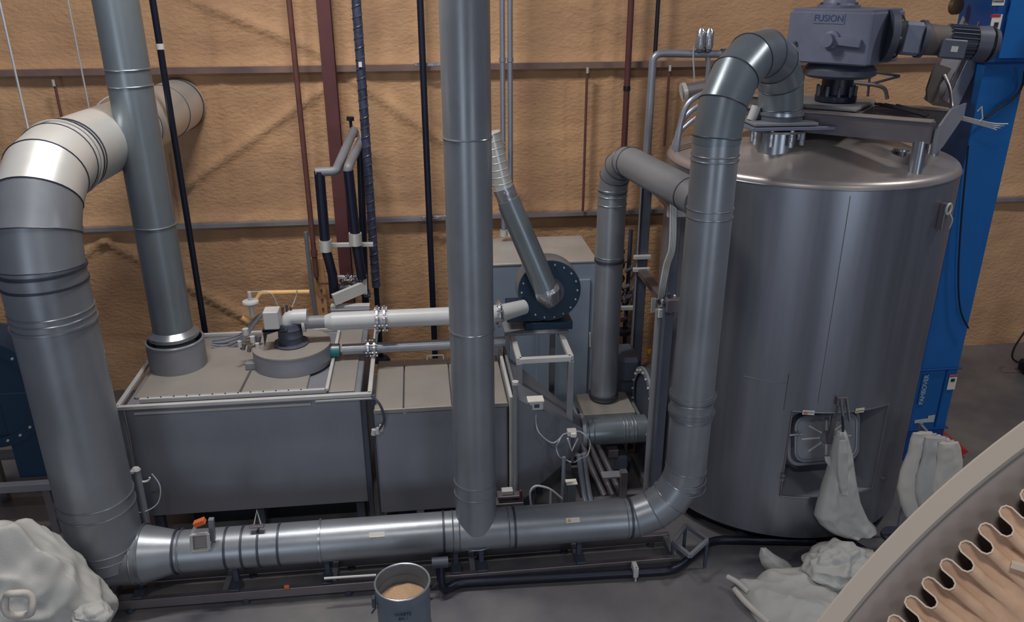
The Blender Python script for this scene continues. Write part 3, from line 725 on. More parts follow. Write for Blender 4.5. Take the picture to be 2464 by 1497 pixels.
# nozzle stack under the gooseneck
GX, GY = gp[-1][0], gp[-1][1]
t = thing('inlet_nozzle', 'stacked flange plates and short bolted nozzle between the gooseneck and the tank dome', 'nozzle', (GX, GY, 4.0))
obj('nozzle_can', MB().cyl((GX, GY, 4.0), (GX, GY, 4.36), .19, seg=32), M['seam'], t)
obj('nozzle_flange', MB().lathe((GX, GY, 4.345), (0, 0, 1), [(0, 0), (.27, 0), (.27, .02), (0, .02)], 36), M['beam'], t)
obj('slide_plate', MB().box((GX+.05, GY-.02, 4.395), (.82, .46, .035), rz=-.02), M['gear'], t)
obj('slide_plate', MB().box((GX-.02, GY, 4.435), (.62, .48, .03), rz=-.02), M['grey'], t)
obj('round_seat', MB().cyl((GX, GY, 4.45), (GX, GY, 4.50), .215, seg=36), M['motor'], t)
for k in range(8):
    a = k*PI/4+.15; obj('clamp_bolt', MB().cyl((GX+.24*math.cos(a), GY+.24*math.sin(a), 4.22), (GX+.24*math.cos(a), GY+.24*math.sin(a), 4.38), .024, seg=8), M['foil'], t)
obj('side_valve', MB().cyl((GX-.29, GY-.02, 4.45), (GX-.25, GY-.02, 4.58), .045, seg=14), M['lgrey'], t)
# bridge beams across the top of the tank
BD = V(.75, -.66, 0).normalized(); BN = V(.66, .75, 0).normalized()
t = thing('agitator_bridge', 'stainless bridge of two long beams carrying the mixer drive across the tank top', 'bridge', (TX, TY, 4.0))
P1 = V(4.58, 6.87, 4.42); P2 = P1+BN*.86
bl = 1.95
for i, P in enumerate((P1, P2)):
    a = P-BD*bl; ht = .20
    obj('long_beam', MB().beam(a, P+BD*.02, .09, ht), M['beam'], t)
    obj('beam_flange', MB().beam(a+V(0, 0, ht/2), P+V(0, 0, ht/2), .15, .015), M['steelt'], t)
    obj('post', MB().cyl((P.x-.05, P.y+.05, 3.99), (P.x-.05, P.y+.05, 4.34), .062, seg=24), M['seam'], t)
    q = P-BD*(bl-.1); obj('post', MB().cyl((q.x, q.y, 3.99), (q.x, q.y, 4.34), .062, seg=24), M['seam'], t)
    obj('post_pad', MB().cyl((P.x-.05, P.y+.05, 3.98), (P.x-.05, P.y+.05, 4.01), .10, seg=20), M['plate'], t)
e0, e1 = P1-BN*.10+BD*.06, P2+BN*.62+BD*.06
obj('end_plate', MB().prism([e0+V(0, 0, -.17), e0+V(0, 0, .08), e0+BN*.55+V(0, 0, .16), e1+V(0, 0, .10), e1+V(0, 0, -.03), e0+BN*.42+V(0, 0, -.17)], BD*.02), M['plate'], t)
MC = V(4.12, 7.95, 0)
for s in (-.35, .35): obj('cross_beam', MB().beam(MC+BD*s-BN*.42+V(0, 0, 4.46), MC+BD*s+BN*.52+V(0, 0, 4.46), .10, .12), M['beam'], t)
obj('mount_plate', MB().box((MC.x, MC.y, 4.545), (.75, .80, .03), rot=Matrix((BD, BN, V(0, 0, 1))).transposed()), M['grey'], t)
for k, (s, off) in enumerate([(.25, 0), (.55, .02), (.85, 0), (1.15, .02)]):
    obj('grease_line', MB().tube(smoothpath([MC+BD*(.4+s*.1)+BN*(.1+off)+V(0, 0, 4.56), MC+BD*(.8)+BN*(.12+.05*k)+V(0, 0, 4.50), P1+BN*(.3+.05*k)-BD*.4+V(0, 0, .16), P1+BN*(.25+.06*k)-BD*.1+V(0, 0, .10)]), .012, 6), M['black'], t)
# white hose bundle and small frame at the end of the bridge
q = at(2370, 300, Y=7.6)
t = thing('hose_bundle', 'bundle of thin white hoses sticking out past the bridge end plate', 'hoses', q)
for k in range(4):
    obj('hose', MB().tube(smoothpath([e1+V(-.02, 0, -.03-.012*k), at(2385, 296+k*4, Y=7.65), at(2425-9*k, 298+k*5, Y=7.7)]), .006, 6), M['white'], t)
obj('wire_loop', MB().tube([at(2352, 268, Y=7.6), at(2362, 256, Y=7.6), at(2364, 285, Y=7.6), at(2356, 292, Y=7.6)], .007, 6), M['white'], t)
# agitator drive
t = thing('agitator_drive', 'blue-grey box gearbox with motor lying to its right above the tank', 'gearbox', (MC.x, MC.y, 4.55))
R3 = Matrix((BD, BN, V(0, 0, 1))).transposed()
RG = Matrix.Rotation(-.16, 3, 'Z') @ R3; gd = RG @ V(1, 0, 0); gn_ = RG @ V(0, 1, 0)
MG = V(4.06, 7.93, 0)+gn_*.10+gd*.08
lw, dw = .80, .80; gz0_, gz1_ = 4.95, 5.42
obj('gearbox_case', MB().box((MG.x, MG.y, (gz0_+gz1_)/2), (lw, dw, gz1_-gz0_), rot=RG, bev=.015), M['gear'], t)
obj('gearbox_lid', MB().box((MG.x, MG.y, gz1_+.01), (lw*.96, dw*.9, .03), rot=RG, bev=.006), M['gear'], t)
obj('top_flange', MB().lathe((MG.x-.10, MG.y, gz1_+.02), (0, 0, 1), [(.0, 0), (.20, 0), (.20, .03), (.15, .05), (.13, .16), (0, .16)], 32), M['gear'], t)
for k in range(6):
    a = k*PI/3; obj('bolt', MB().cyl((MG.x-.10+.18*math.cos(a), MG.y+.18*math.sin(a), gz1_+.05), (MG.x-.10+.18*math.cos(a), MG.y+.18*math.sin(a), gz1_+.075), .014, seg=6), M['dgrey'], t)
ff = MG-gn_*(dw/2)
obj('output_boss', MB().lathe(ff+gd*.05+V(0, 0, 5.17), -gn_, [(.09, -.01), (.085, .03), (.06, .05), (.06, .12), (0, .12)], 24), M['gear'], t)
obj('side_rib', MB().beam(ff+gd*.05+V(0, 0, 5.17)-gn_*.02, ff+gd*.34+V(0, 0, 5.15)-gn_*.02, .07, .075, up=gn_), M['gear'], t)
obj('vent_cap', MB().cyl(ff-gd*.30+V(0, 0, 5.13), ff-gd*.30+V(0, 0, 5.13)-gn_*.03, .015, seg=8), M['dgrey'], t)
npl = obj('name_plate', MB().box(ff+V(0, 0, 5.36)-gn_*.004, (.30, .006, .09), rot=RG, bev=0), M['gear'], t)
text('lettering', 'FUSION', .082, M['ink'], npl, ff+V(0, 0, 5.36)-gn_*.009, gd, (0, 0, 1))
obj('swivel_disc', MB().lathe((MG.x, MG.y, 0), (0, 0, 1), [(0, 4.80), (.30, 4.80), (.345, 4.83), (.345, 4.88), (.30, 4.93), (.27, 4.955), (0, 4.955)], 44), M['motor'], t)
obj('neck', MB().lathe((MG.x, MG.y, 0), (0, 0, 1), [(.20, 4.57), (.20, 4.62), (.15, 4.64), (.15, 4.80)], 32), M['bpipe'], t)
for k in range(10):
    a = k*PI/5; obj('neck_bolt', MB().cyl((MG.x+.18*math.cos(a), MG.y+.18*math.sin(a), 4.60), (MG.x+.18*math.cos(a), MG.y+.18*math.sin(a), 4.72), .016, seg=6), M['dgrey'], t)
m0 = MG+gd*(lw/2)+V(0, 0, 5.20); m1 = at(2392, 108, Y=7.42); md = (m1-m0).normalized(); ml = (m1-m0).length
def ms(a, b, r0, r1=None, name='motor_section', m='motor', seg=36): return obj(name, MB().cyl(m0+md*a*ml, m0+md*b*ml, r0, r1, seg), M[m], t)
ms(-.02, .05, .235, name='motor_flange', m='dgrey'); ms(.05, .10, .20, name='motor_flange', m='black')
for k in range(8):
    u, v, dd = frame(md); a = k*PI/4; c_ = m0+md*.05*ml+u*math.cos(a)*.21+v*math.sin(a)*.21
    obj('bolt', MB().cyl(c_, c_+md*.02, .014, seg=6), M['gear'], t)
obj('adapter', MB().beam(m0+md*.10*ml, m0+md*.30*ml, .30, .30, bev=.03), M['gear'], t)
ms(.30, .34, .17, name='adapter_ring', m='dgrey'); ms(.34, .55, .145, .135, name='lantern', m='timber')
body = ms(.55, .80, .13, name='motor_body', m='dgrey')
u, v, dd = frame(md)
for k in range(22):
    a = 2*PI*k/22; w0 = u*math.cos(a)+v*math.sin(a)
    obj('cooling_fin', MB().beam(m0+md*.56*ml+w0*.14, m0+md*.79*ml+w0*.14, .007, .035, up=w0, bev=0), M['motor'], body)
ms(.80, .92, .155, .165, name='fan_cover'); ms(.92, .95, .15, name='fan_gap', m='black'); ms(.95, 1.0, .165, .14, name='fan_cover')
ms(1.0, 1.01, .07, name='end_badge', m='lgrey')
tb = m0+md*.68*ml-gn_*.17-V(0, 0, .05)
bx_ = obj('terminal_box', MB().beam(tb-md*.11, tb+md*.11, .10, .17, bev=.012), M['motor'], t)
fv = (md.cross(V(0, 0, 1))).normalized(); fv = fv if fv.y < 0 else -fv
obj('rating_plate', MB().beam(tb-md*.03+fv*.052, tb+md*.03+fv*.052, .004, .05, bev=0), M['white'], bx_)
# small pipe frame behind the drive
t = thing('small_pipe_frame', 'thin dark triangular pipe frame standing on the tank right of the drive', 'pipe frame', at(2095, 230, Y=8.7))
obj('frame_tube', MB().tube(roundpath([at(2088, 232, Y=8.8), at(2094, 172, Y=8.8), at(2167, 183, Y=8.8), at(2095, 202, Y=8.8)], .03), .014, 8), M['dgrey'], t)
obj('frame_tube', MB().tube(roundpath([at(2010, 193, Y=8.8), at(2110, 205, Y=8.8), at(2130, 212, Y=8.8), at(2135, 238, Y=8.8)], .05), .022, 8), M['beam'], t)

# ------------------------------------------------------------------ blue bucket elevator, chute
t = thing('bucket_elevator', 'tall bright blue elevator leg standing right of the tank', 'elevator', (6.2, 8.4, 0))
EW, ED = .49, .46; ex0 = 5.96; exc = ex0+EW/2; ey = 8.25
zs1 = at(2250, 888, Y=ey).z; zs2 = at(2240, 1030, Y=ey).z; zh = at(2420, 150, Y=ey).z
obj('trunking', MB().box((exc, ey+ED/2, (zs1+zh)/2), (EW, ED, zh-zs1-.01), bev=.006), M['blue'], t)
obj('lower_casing', MB().box((exc, ey+ED/2, (zs1+zs2)/2), (EW, ED, zs1-zs2-.01), bev=.006), M['blue'], t)
obj('boot', MB().box((exc, ey+ED/2, zs2/2), (EW+.0, ED, zs2-.005), bev=.006), M['bluet'], t)
for z in (zs1, zs2, zh): obj('joint_flange', MB().box((exc, ey+ED/2, z), (EW+.06, ED+.06, .02)), M['bluet'], t)
obj('cover_strip', MB().box((exc+.10, ey-.006, (zs1+zs2)/2), (.02, .012, zs1-zs2-.05), bev=0), M['bluet'], t)
obj('head_casing', MB().box((exc+.22, ey+ED/2, zh+1.0), (EW+.55, ED+.12, 2.0), bev=.01), M['bluet'], t)
obj('head_panel', MB().box((exc-.02, ey-.075, zh+.55), (.28, .02, 1.0), bev=0), M['blue'], t)
obj('head_motor', MB().cyl((exc+.42, ey-.30, zh+.35), (exc+.42, ey-.30, zh+.75), .10, seg=20), M['black'], t)
obj('head_shaft_box', MB().box((exc+.42, ey-.18, zh+.45), (.26, .14, .5)), M['bpipe'], t)
obj('pull_cord', MB().tube([(exc+.42, ey-.40, zh+.55), (exc+.41, ey-.40, zh+.12), (exc+.37, ey-.40, zh+.06)], .010, 6), M['lgrey'], t)
lab = obj('warning_label', MB().box(at(2395, 62, Y=ey-.09), (.11, .006, .22), bev=0), M['white'], t, 'white label with red top edge')
q = at(2396, 38, Y=ey-.095); obj('label_stripe', MB().box(q, (.11, .004, .025), bev=0), M['red'], lab)
q = at(2397, 60, Y=ey-.095); obj('pictogram', MB().box(q, (.045, .004, .05), bev=0), M['inkd'], lab)
lab = obj('warning_label', MB().box(at(2403, 3, Y=ey-.09), (.13, .006, .08), bev=0), M['white'], t)
text('lettering', 'DANGER', .03, M['inkd'], lab, at(2403, 3, Y=ey-.096), (1, 0, 0), (0, 0, 1))
q = at(2291, 920, Y=ey-.01)
lab = obj('warning_label', MB().box(q, (.105, .006, .20), bev=0), M['white'], t, 'white label with red top edge')
obj('label_stripe', MB().box(q+V(0, -.005, .088), (.105, .004, .02), bev=0), M['red'], lab)
obj('pictogram', MB().box(q+V(0, -.005, .03), (.05, .004, .04), bev=0), M['inkd'], lab)
q = at(2223, 938, Y=ey-.01)
pn = obj('name_panel', MB().box(q, (.10, .004, .40), bev=0), M['blue'], t)
text('lettering', 'PAMBOVER', .082, M['paper'], pn, q+V(0, -.004, 0), (0, 0, 1), (-1, 0, 0))
q = at(2232, 1010, Y=ey-.012)
obj('pale_marking', MB().prism([q+V(-.17, 0, -.04), q+V(.09, 0, -.04), q+V(.09, 0, .06), q+V(.0, 0, .05), q+V(.0, 0, .015), q+V(-.17, 0, .0)], (0, .006, 0)), M['paper'], t)
hop = at(2300, 1085, Y=ey-.05)
obj('boot_hopper', MB().prism([(exc+EW/2, ey-.02, hop.z+.12), (exc+EW/2, ey-.02, hop.z-.28), (exc+EW/2+.14, ey-.02, hop.z-.22), (exc+EW/2+.36, ey-.02, hop.z-.06)], (0, .42, 0)), M['bluet'], t)
obj('red_lid', MB().prism([(exc+EW/2-.02, ey-.06, hop.z+.16), (exc+EW/2-.02, ey-.06, hop.z+.06), (exc+EW/2+.30, ey-.06, hop.z-.06), (exc+EW/2+.36, ey-.06, hop.z-.02)], (0, .48, 0)), M['red'], t, 'sloping red lid')
single('black_cable', MB().tube(smoothpath([at(2330, 350, Y=ey-.06), at(2314, 520, Y=ey-.06), at(2306, 660, Y=ey-.06), at(2311, 745, Y=ey-.06), at(2330, 790, Y=ey-.06)]), .010, 6), M['black'], 'black cable hanging down the front of the blue elevator leg', 'cable')
single('black_cable', MB().tube(smoothpath([at(2370, 285, Y=ey-.06), at(2400, 262, Y=ey-.06), at(2440, 235, Y=ey-.06), at(2460, 205, Y=ey-.08), at(2466, 170, Y=ey-.16)]), .014, 6), M['black'], 'short thick black cable curving across the upper blue elevator leg', 'cable')
t = thing('discharge_chute', 'grey square chute slanting from the elevator head down to the tank', 'chute', at(2255, 235, Y=8.45))
c0, c1 = at(2372, 20, Y=8.6), at(2262, 250, Y=8.45)
obj('chute_run', MB().beam(c0+(c0-c1)*.6, c1, .30, .20), M['plate'], t)
obj('chute_lip', MB().beam(c0+(c0-c1)*.6+V(0, -.13, .02), c1+V(0, -.13, .02), .02, .24), M['beam'], t)
obj('chute_wing', MB().prism([at(2252, 152, Y=8.30), at(2290, 165, Y=8.30), at(2262, 205, Y=8.30), at(2258, 246, Y=8.30), at(2232, 244, Y=8.30), at(2231, 215, Y=8.30)], (0, .03, 0)), M['timber'], t)
single('round_gong', MB().lathe(at(2296, 14, Y=8.6), (.3, -1, 0), [(0, 0), (.09, 0), (.085, .05), (.03, .07), (0, .07)], 24), mat('aged_brass', (.42, .34, .24), .5, .5), 'small brown round drum beside the chute at the top edge', 'drum')
single('chute_cable', MB().tube(smoothpath([at(2272, 180, Y=8.3), at(2286, 215, Y=8.2), at(2291, 258, Y=8.1), at(2290, 262, Y=8.0)]), .018, 8), M['beam'], 'grey flexible hose curving from the chute down to the bridge', 'hose')

# ------------------------------------------------------------------ wall pipework
def vpipe(name, px, py0, py1, Y, r, m, label, cat='pipe', x=None, extra=None, top=8.7, group=None):
    q0, q1 = at(px, py0, Y=Y), at(px, py1, Y=Y) if py1 else None
    t_ = thing(name, label, cat, (q0.x, Y, q1.z if q1 else 0), group)
    z1_ = top if py0 <= 0 else q0.z
    obj('pipe_length', MB().cyl((q0.x, Y, q1.z if q1 else 0), (q0.x, Y, z1_), r, seg=14), m, t_); return t_, q0.x
t, x = vpipe('black_riser', 430, 410, 812, 9.6, .034, M['bpipe'], 'thin black pipe rising beside the slim stack down to the furnace corner', top=8.7)
for o in list(t.children): bpy.data.objects.remove(o)
bx = at(432, 410, Y=9.6).x
obj('pipe_length', MB().cyl((bx, 9.6, at(505, 812, Y=9.6).z), (bx, 9.6, 8.7), .036, seg=14), M['bpipe'], t)
z_ = at(375, 112, Y=9.6).z
obj('pale_band', MB().cyl((bx, 9.6, z_-.03), (bx, 9.6, z_+.03), .042, seg=14), M['white'], t)
t = thing('red_oxide_riser', 'thin rust-red pipe rising left of the maroon column', 'pipe', (0, 10.9, 0)); x = at(725, 300, Y=10.9).x
t.location.x = x; ROOT[t.name].x = x
zz = at(765, 600, Y=10.9).z
obj('pipe_length', MB().cyl((x, 10.9, zz-.40), (x, 10.9, 8.7), .035, seg=12), M['rust'], t)
obj('pipe_elbow', MB().tube(roundpath([(x, 10.9, zz-.38), (x+.01, 10.9, zz-.50), (x+.25, 10.9, zz-.50)], .04), .016, 8), M['rust'], t)
obj('union', MB().cyl((x, 10.9, zz-.10), (x, 10.9, zz), .045, seg=12), M['rust'], t)
t = thing('maroon_column', 'maroon steel building column standing against the foam wall', 'column', (at(803, 300, Y=11.15).x, 11.15, 0)); x = at(803, 300, Y=11.15).x
for yy in (11.08, 11.24): obj('column_flange', MB().box((x, yy, 4.35), (.17, .014, 8.7), bev=0), M['maroon'], t)
obj('column_web', MB().box((x, 11.16, 4.35), (.014, .15, 8.7), bev=0), M['maroon'], t)
obj('base_plate', MB().box((x, 11.16, .01), (.3, .3, .02)), M['maroon'], t)
t, x = vpipe('wrapped_riser', 880, 1, 862, 10.5, .05, M['insul'], 'thick black riser pipe wrapped in spiral insulation tape', top=8.7)
for o in list(t.children): bpy.data.objects.remove(o)
x = at(880, 330, Y=10.5).x; zt_ = at(905, 690, Y=10.5).z
obj('wrapped_pipe', MB().cyl((x, 10.5, zt_), (x, 10.5, 8.7), .056, seg=16), M['insul'], t)
n_ = 44
P = [V(x+.044*math.cos(k*.55), 10.5+.044*math.sin(k*.55), zt_+.02+k*.0105) for k in range(560)]
obj('spiral_wrap', MB().tube(P, .020, 6), M['insul'], t)
zb_ = at(930, 862, Y=10.5).z
obj('bare_pipe', MB().cyl((x, 10.5, .03), (x, 10.5, zt_), .036, seg=14), M['bpipe'], t)
obj('floor_collar', MB().lathe((x, 10.5, zb_-.03), (0, 0, 1), [(0, 0), (.13, 0), (.10, .05), (.04, .06)], 20), M['black'], t)
obj('pale_clip', MB().box((x, 10.43, at(858, 155, Y=10.45).z), (.04, .02, .06), bev=0), M['white'], t)
t, x = vpipe('black_drain_riser', 1028, 400, 740, 11.1, .045, M['bpipe'], 'straight plain black pipe left of the middle duct', top=8.7)
for o in list(t.children): bpy.data.objects.remove(o)
x = at(1026, 360, Y=11.1).x
obj('pipe_length', MB().cyl((x, 11.1, .03), (x, 11.1, 8.7), .045, seg=14), M['bpipe'], t)
for z in (4.68, 2.60): obj('strut_channel', MB().box((x+.10, 11.18, z), (.42, .04, .045)), M['foil'], t)
for i, px in enumerate((1214, 1232)):
    x = at(px-4, 300, Y=10.7).x
    t = thing('roof_conduit', ['left one of the twin grey conduits rising behind the middle duct', 'right one of the twin grey conduits rising behind the middle duct'][i], 'conduit', (x, 10.7, 2.45))
    obj('conduit_length', MB().cyl((x, 10.7, 2.44), (x, 10.7, 8.7), .034, seg=12), M['conduit'], t)
    obj('coupling', MB().cyl((x, 10.7, at(px, 148, Y=10.7).z), (x, 10.7, at(px, 148, Y=10.7).z+.05), .042, seg=12), M['conduit'], t)
    obj('foot_fitting', MB().cyl((x, 10.7, 2.43), (x, 10.7, 2.52), .05, seg=12), M['lgrey'], t)
t = thing('strut_hanger', 'pair of thin pale rods tying the insulated duct to the twin conduits', 'rods', at(1200, 345, Y=9.6))
for y in (343, 352): obj('rod', MB().cyl(at(1180, y, Y=8.6), at(1215, y+1, Y=10.6), .009, seg=6), M['white'], t)
for px, lab in ((1509, 'dark red pipe rising left of the branch duct elbow'),):
    x = at(px, 200, Y=11.1).x
    t = thing('dark_red_riser', lab, 'pipe', (x, 11.1, 0)); obj('pipe_length', MB().cyl((x, 11.1, .0), (x, 11.1, 8.7), .043, seg=12), M['maroon'], t)
    obj('coupling', MB().cyl((x, 11.1, at(1505, 218, Y=11.1).z), (x, 11.1, at(1505, 218, Y=11.1).z+.06), .05, seg=12), M['bpipe'], t)
x = at(1573, 180, Y=11.15).x
single('thin_black_riser', MB().cyl((x, 11.15, 0), (x, 11.15, 8.7), .028, seg=10), M['black'], 'thin black pipe rising just right of the grey bent conduit', 'pipe')
for i, (px, y0, y1) in enumerate([(1413, 165, 508), (1611, 160, 350), (395, 380, 540), (130, 195, 345), (188, 505, 548)]):
    a, b_ = at(px, y0, Y=11.25), at(px+(0 if i < 2 else (0, 0, 14, 24, 12)[i]), y1, Y=11.25)
    L_ = ['sag rod between the wall girts left of the branch duct', 'sag rod between the wall girts behind the gooseneck duct', 'sag rod on the wall seen between the slim stack and thin black pipe', 'sag rod on the wall above the wide duct at far left', 'short sag rod on the wall in the corner under the wide duct elbow'][i]
    t = thing('sag_rod', L_, 'rod', b_)
    obj('rod', MB().cyl((a.x, a.y, a.z), (a.x, b_.y, b_.z), .018, seg=8), M['rust'], t); obj('rod_end', MB().cyl((a.x, a.y-.03, a.z-.06), (a.x, a.y-.03, a.z+.02), .02, seg=8), M['ductl'], t)
# bent grey conduit with two filter bowls
t = thing('bent_vent_pipe', 'grey pipe rising and turning right towards two upright bottle filters', 'pipe', at(1550, 345, Y=9.7))
obj('pipe_run', MB().tube(roundpath([V(at(1552, 352, Y=9.7).x, 9.7, .02), at(1572, 128, Y=9.7), at(1690, 130, Y=9.7), at(1745, 130, Y=9.7)], .12), .045, 14), M['conduit'], t)
obj('end_cap', MB().cyl(at(1735, 130, Y=9.7), at(1752, 130, Y=9.7), .06, seg=14), M['dgrey'], t)
obj('tee_drop', MB().tube(smoothpath([at(1702, 132, Y=9.7), at(1705, 160, Y=9.7), at(1700, 205, Y=9.7)]), .03, 10), M['conduit'], t)
obj('thin_drop', MB().tube([at(1670, 110, Y=9.65), at(1668, 140, Y=9.65), at(1673, 225, Y=9.65)], .010, 6), M['cable'], t)
for i, px in enumerate((1684, 1704)):
    q = at(px, 118, Y=9.65)
    tt = thing('bottle_filter', ['left of two small upright silver bottle filters on the bent pipe', 'right of two small upright silver bottle filters on the bent pipe'][i], 'filter', q)
    obj('bowl', MB().lathe(q, (0, 0, 1), [(0, 0), (.045, 0), (.055, .03), (.055, .19), (.03, .23), (0, .23)], 18), M['foil'], tt)
    obj('cap', MB().cyl(q-V(0, 0, .03), q+V(0, 0, .02), .04, seg=14), M['dgrey'], tt)
# elbows and hoses at the tank's left top
t = thing('tank_side_pipe', 'grey pipe stub with bright collar behind the gooseneck at the tank left', 'pipe', at(1670, 230, Y=8.9))
obj('stub', MB().cyl(at(1642, 222, Y=9.0), at(1740, 205, Y=8.9), .085, seg=24), M['beam'], t)
obj('stub_collar', MB().cyl(at(1641, 222, Y=9.0), at(1650, 220, Y=9.0), .10, seg=24), M['ductl'], t)
for i in range(3):
    single('curved_conduit', MB().tube(smoothpath([at(1700, 222+22*i, Y=8.25+.1*i), at(1660, 245+25*i, Y=8.25+.1*i), at(1640-6*i, 290+20*i, Y=8.25+.1*i), at(1628-i*5, 370, Y=8.25+.1*i), at(1624-i*5, 440, Y=8.25+.1*i)]), .030-.004*i, 10), M['conduit'],
           ['outermost grey conduit curving down behind the riser', 'middle grey conduit curving down behind the riser', 'lowest grey conduit curving down behind the riser'][i], 'conduit')

# ------------------------------------------------------------------ black loop pipes and gas train
def pipe(name, label, pts, r, m, cat='pipe', rad=.08, seg=12, group=None):
    return single(name, MB().tube(roundpath(pts, rad), r, seg), m, label, cat, group)
Yn, Yf = 9.7, 10.9
t = thing('insulated_pipe_loop', 'left black insulated pipe loop with a grey-topped arm reaching back to the wall', 'pipe', at(800, 700, Y=Yn))
za = at(770, 412, Y=Yn)
obj('riser', MB().tube([at(768, 412, Y=Yn), at(783, 590, Y=Yn)], .062, 16), M['bpipe'], t)
obj('header', MB().tube(roundpath([at(760, 414, Y=Yn), at(808, 412, Y=Yn), at(852, 312, Y=Yf), at(856, 330, Y=Yf)], .05), .055, 16), M['grey'], t)
obj('joint', MB().cyl(at(783, 595, Y=Yn)-V(0, 0, .05), at(783, 585, Y=Yn)+V(0, 0, .04), .075, seg=16), M['ductl'], t)
obj('lower_riser', MB().tube([at(783, 595, Y=Yn), at(800, 660, Y=Yn), at(805, 715, Y=Yn)], .06, 16), M['bpipe'], t)
obj('relief_stem', MB().cyl(at(846, 318, Y=Yf), at(843, 285, Y=Yf), .02, seg=8), M['bpipe'], t)
obj('relief_cap', MB().cyl(at(843, 290, Y=Yf), at(843, 281, Y=Yf), .05, seg=10), M['bpipe'], t)
t = thing('insulated_pipe_loop', 'right black insulated pipe loop beside the spiral-wrapped riser', 'pipe', at(870, 700, Y=Yn))
obj('riser', MB().tube([at(838, 410, Y=Yn), at(856, 575, Y=Yn)], .062, 16), M['bpipe'], t)
obj('header', MB().tube(roundpath([at(837, 412, Y=Yn), at(838, 402, Y=Yn), at(868, 340, Y=Yf)], .05), .055, 16), M['grey'], t)
obj('back_riser', MB().tube([at(866, 340, Y=Yf), at(875, 600, Y=Yf), at(880, 735, Y=Yf)], .05, 14), M['bpipe'], t)
obj('joint', MB().cyl(at(855, 580, Y=Yn)-V(0, 0, .05), at(855, 570, Y=Yn)+V(0, 0, .05), .08, seg=16), M['ductl'], t)
obj('lower_riser', MB().tube([at(856, 580, Y=Yn), at(868, 650, Y=Yn), at(872, 670, Y=Yn)], .062, 16), M['bpipe'], t)
t = thing('pipe_bracket', 'horizontal grey strut bracket holding the black insulated loops', 'bracket', at(830, 592, Y=9.85))
obj('strut', MB().beam(at(768, 590, Y=9.85), at(898, 588, Y=9.85), .05, .05), M['lgrey'], t)
obj('strut', MB().beam(at(795, 668, Y=9.85), at(868, 668, Y=9.85), .05, .05), M['lgrey'], t)
t = thing('valve_shelf', 'slanted pale grey angle shelf carrying the valves above the pale pipes', 'shelf', at(840, 735, Y=9.6))
a, b_ = at(802, 722, Y=9.5), at(878, 690, Y=9.7)
obj('slanted_angle', MB().beam(a, b_, .05, .15), M['lgrey'], t)
obj('upright_lug', MB().beam(b_-V(0, 0, .1), b_+V(.01, 0, .16), .05, .04), M['lgrey'], t)
obj('shelf_rail', MB().beam(at(796, 740, Y=9.6), at(890, 738, Y=9.6), .09, .07), M['lgrey'], t)
obj('shelf_rail', MB().beam(at(796, 750, Y=9.5), at(890, 748, Y=9.5), .06, .07), M['grey'], t)
obj('shelf_leg', MB().beam(at(800, 745, Y=9.6), at(800, 745, Y=9.6)*1+V(0, 0, -1.95), .06, .06), M['dgrey'], t)
for i, (px, py, r) in enumerate([(812, 700, .05), (826, 692, .06), (842, 690, .05), (856, 682, .06), (868, 660, .05), (884, 712, .04), (838, 676, .05)]):
    q = at(px, py, Y=9.75)
    tt = thing('gas_valve', ['leftmost small dark valve above the slanted shelf', 'second small valve above the slanted shelf', 'third small valve above the slanted shelf', 'fourth small valve above the slanted shelf', 'valve body on the right black loop just above the shelf', 'rightmost small valve at the end of the slanted shelf', 'upper small valve between the two black loops'][i], 'valve', q)
    obj('valve_body', MB().cyl(q-V(r, 0, 0), q+V(r, 0, 0), r*.6, seg=12), M['dgrey' if i % 2 else 'beam'], tt)
    obj('valve_stem', MB().cyl(q, q+V(0, -.02, r*1.7), .012, seg=8), M['beam'], tt)
    obj('valve_wheel', MB().bead(q+V(0, -.02, r*1.7), (0, -.2, 1), .035, .007, 14, 5), M['black'], tt)
single('valve_header', MB().tube([at(800, 704, Y=9.78), at(892, 708, Y=9.78)], .022, 8), M['dgrey'], 'thin dark header pipe linking the small valves above the slanted shelf', 'pipe')
t = thing('gas_train', 'dark pipe and valve train seen below the pale pipe in front of the maroon column', 'pipe train', at(840, 830, Y=9.7))
obj('drop_pipe', MB().cyl(at(818, 745, Y=9.7), at(823, 840, Y=9.7), .05, seg=14), M['bpipe'], t)
obj('regulator', MB().lathe(at(855, 815, Y=9.7), (0, 0, 1), [(0, -.06), (.09, -.04), (.10, 0), (.06, .03), (.03, .08), (0, .08)], 20), M['dgrey'], t)
obj('cross_pipe', MB().cyl(at(820, 835, Y=9.7), at(880, 832, Y=9.7), .04, seg=12), M['bpipe'], t)
for k in range(3): obj('thin_tube', MB().tube(smoothpath([at(832+k*5, 790, Y=9.7), at(835+k*4, 815, Y=9.7), at(838+k*6, 838, Y=9.7)]), .010, 6), M['cable'], t)
t = thing('perforated_strut', 'tan perforated upright strut against the wall left of the black loops', 'strut', (0, 11.05, 0)); x = at(768, 700, Y=10.95).x; t.location.x = x; ROOT[t.name].x = x
obj('strut_channel', MB().box((x-.03, 11.05, 1.05), (.22, .04, 2.1)), mat('foam_covered_strut', (.72, .54, .38), .7, 0, .1, 2), t)
for k in range(6):
    z = at(768, 700+k*22, Y=11.0).z; obj('slot_bolt', MB().cyl((x+.02, 11.0, z), (x+.02, 11.04, z), .014, seg=8), M['dgrey'], t)
x = at(745, 640, Y=11.0).x
single('grey_wall_conduit', MB().tube(roundpath([(at(735, 555, Y=11.0).x, 11.0, 2.50), (x, 11.0, 1.8), (x+.05, 11.0, .02)], .1), .03, 10), M['conduit'], 'grey conduit running down the foam wall from the lower girt', 'conduit')

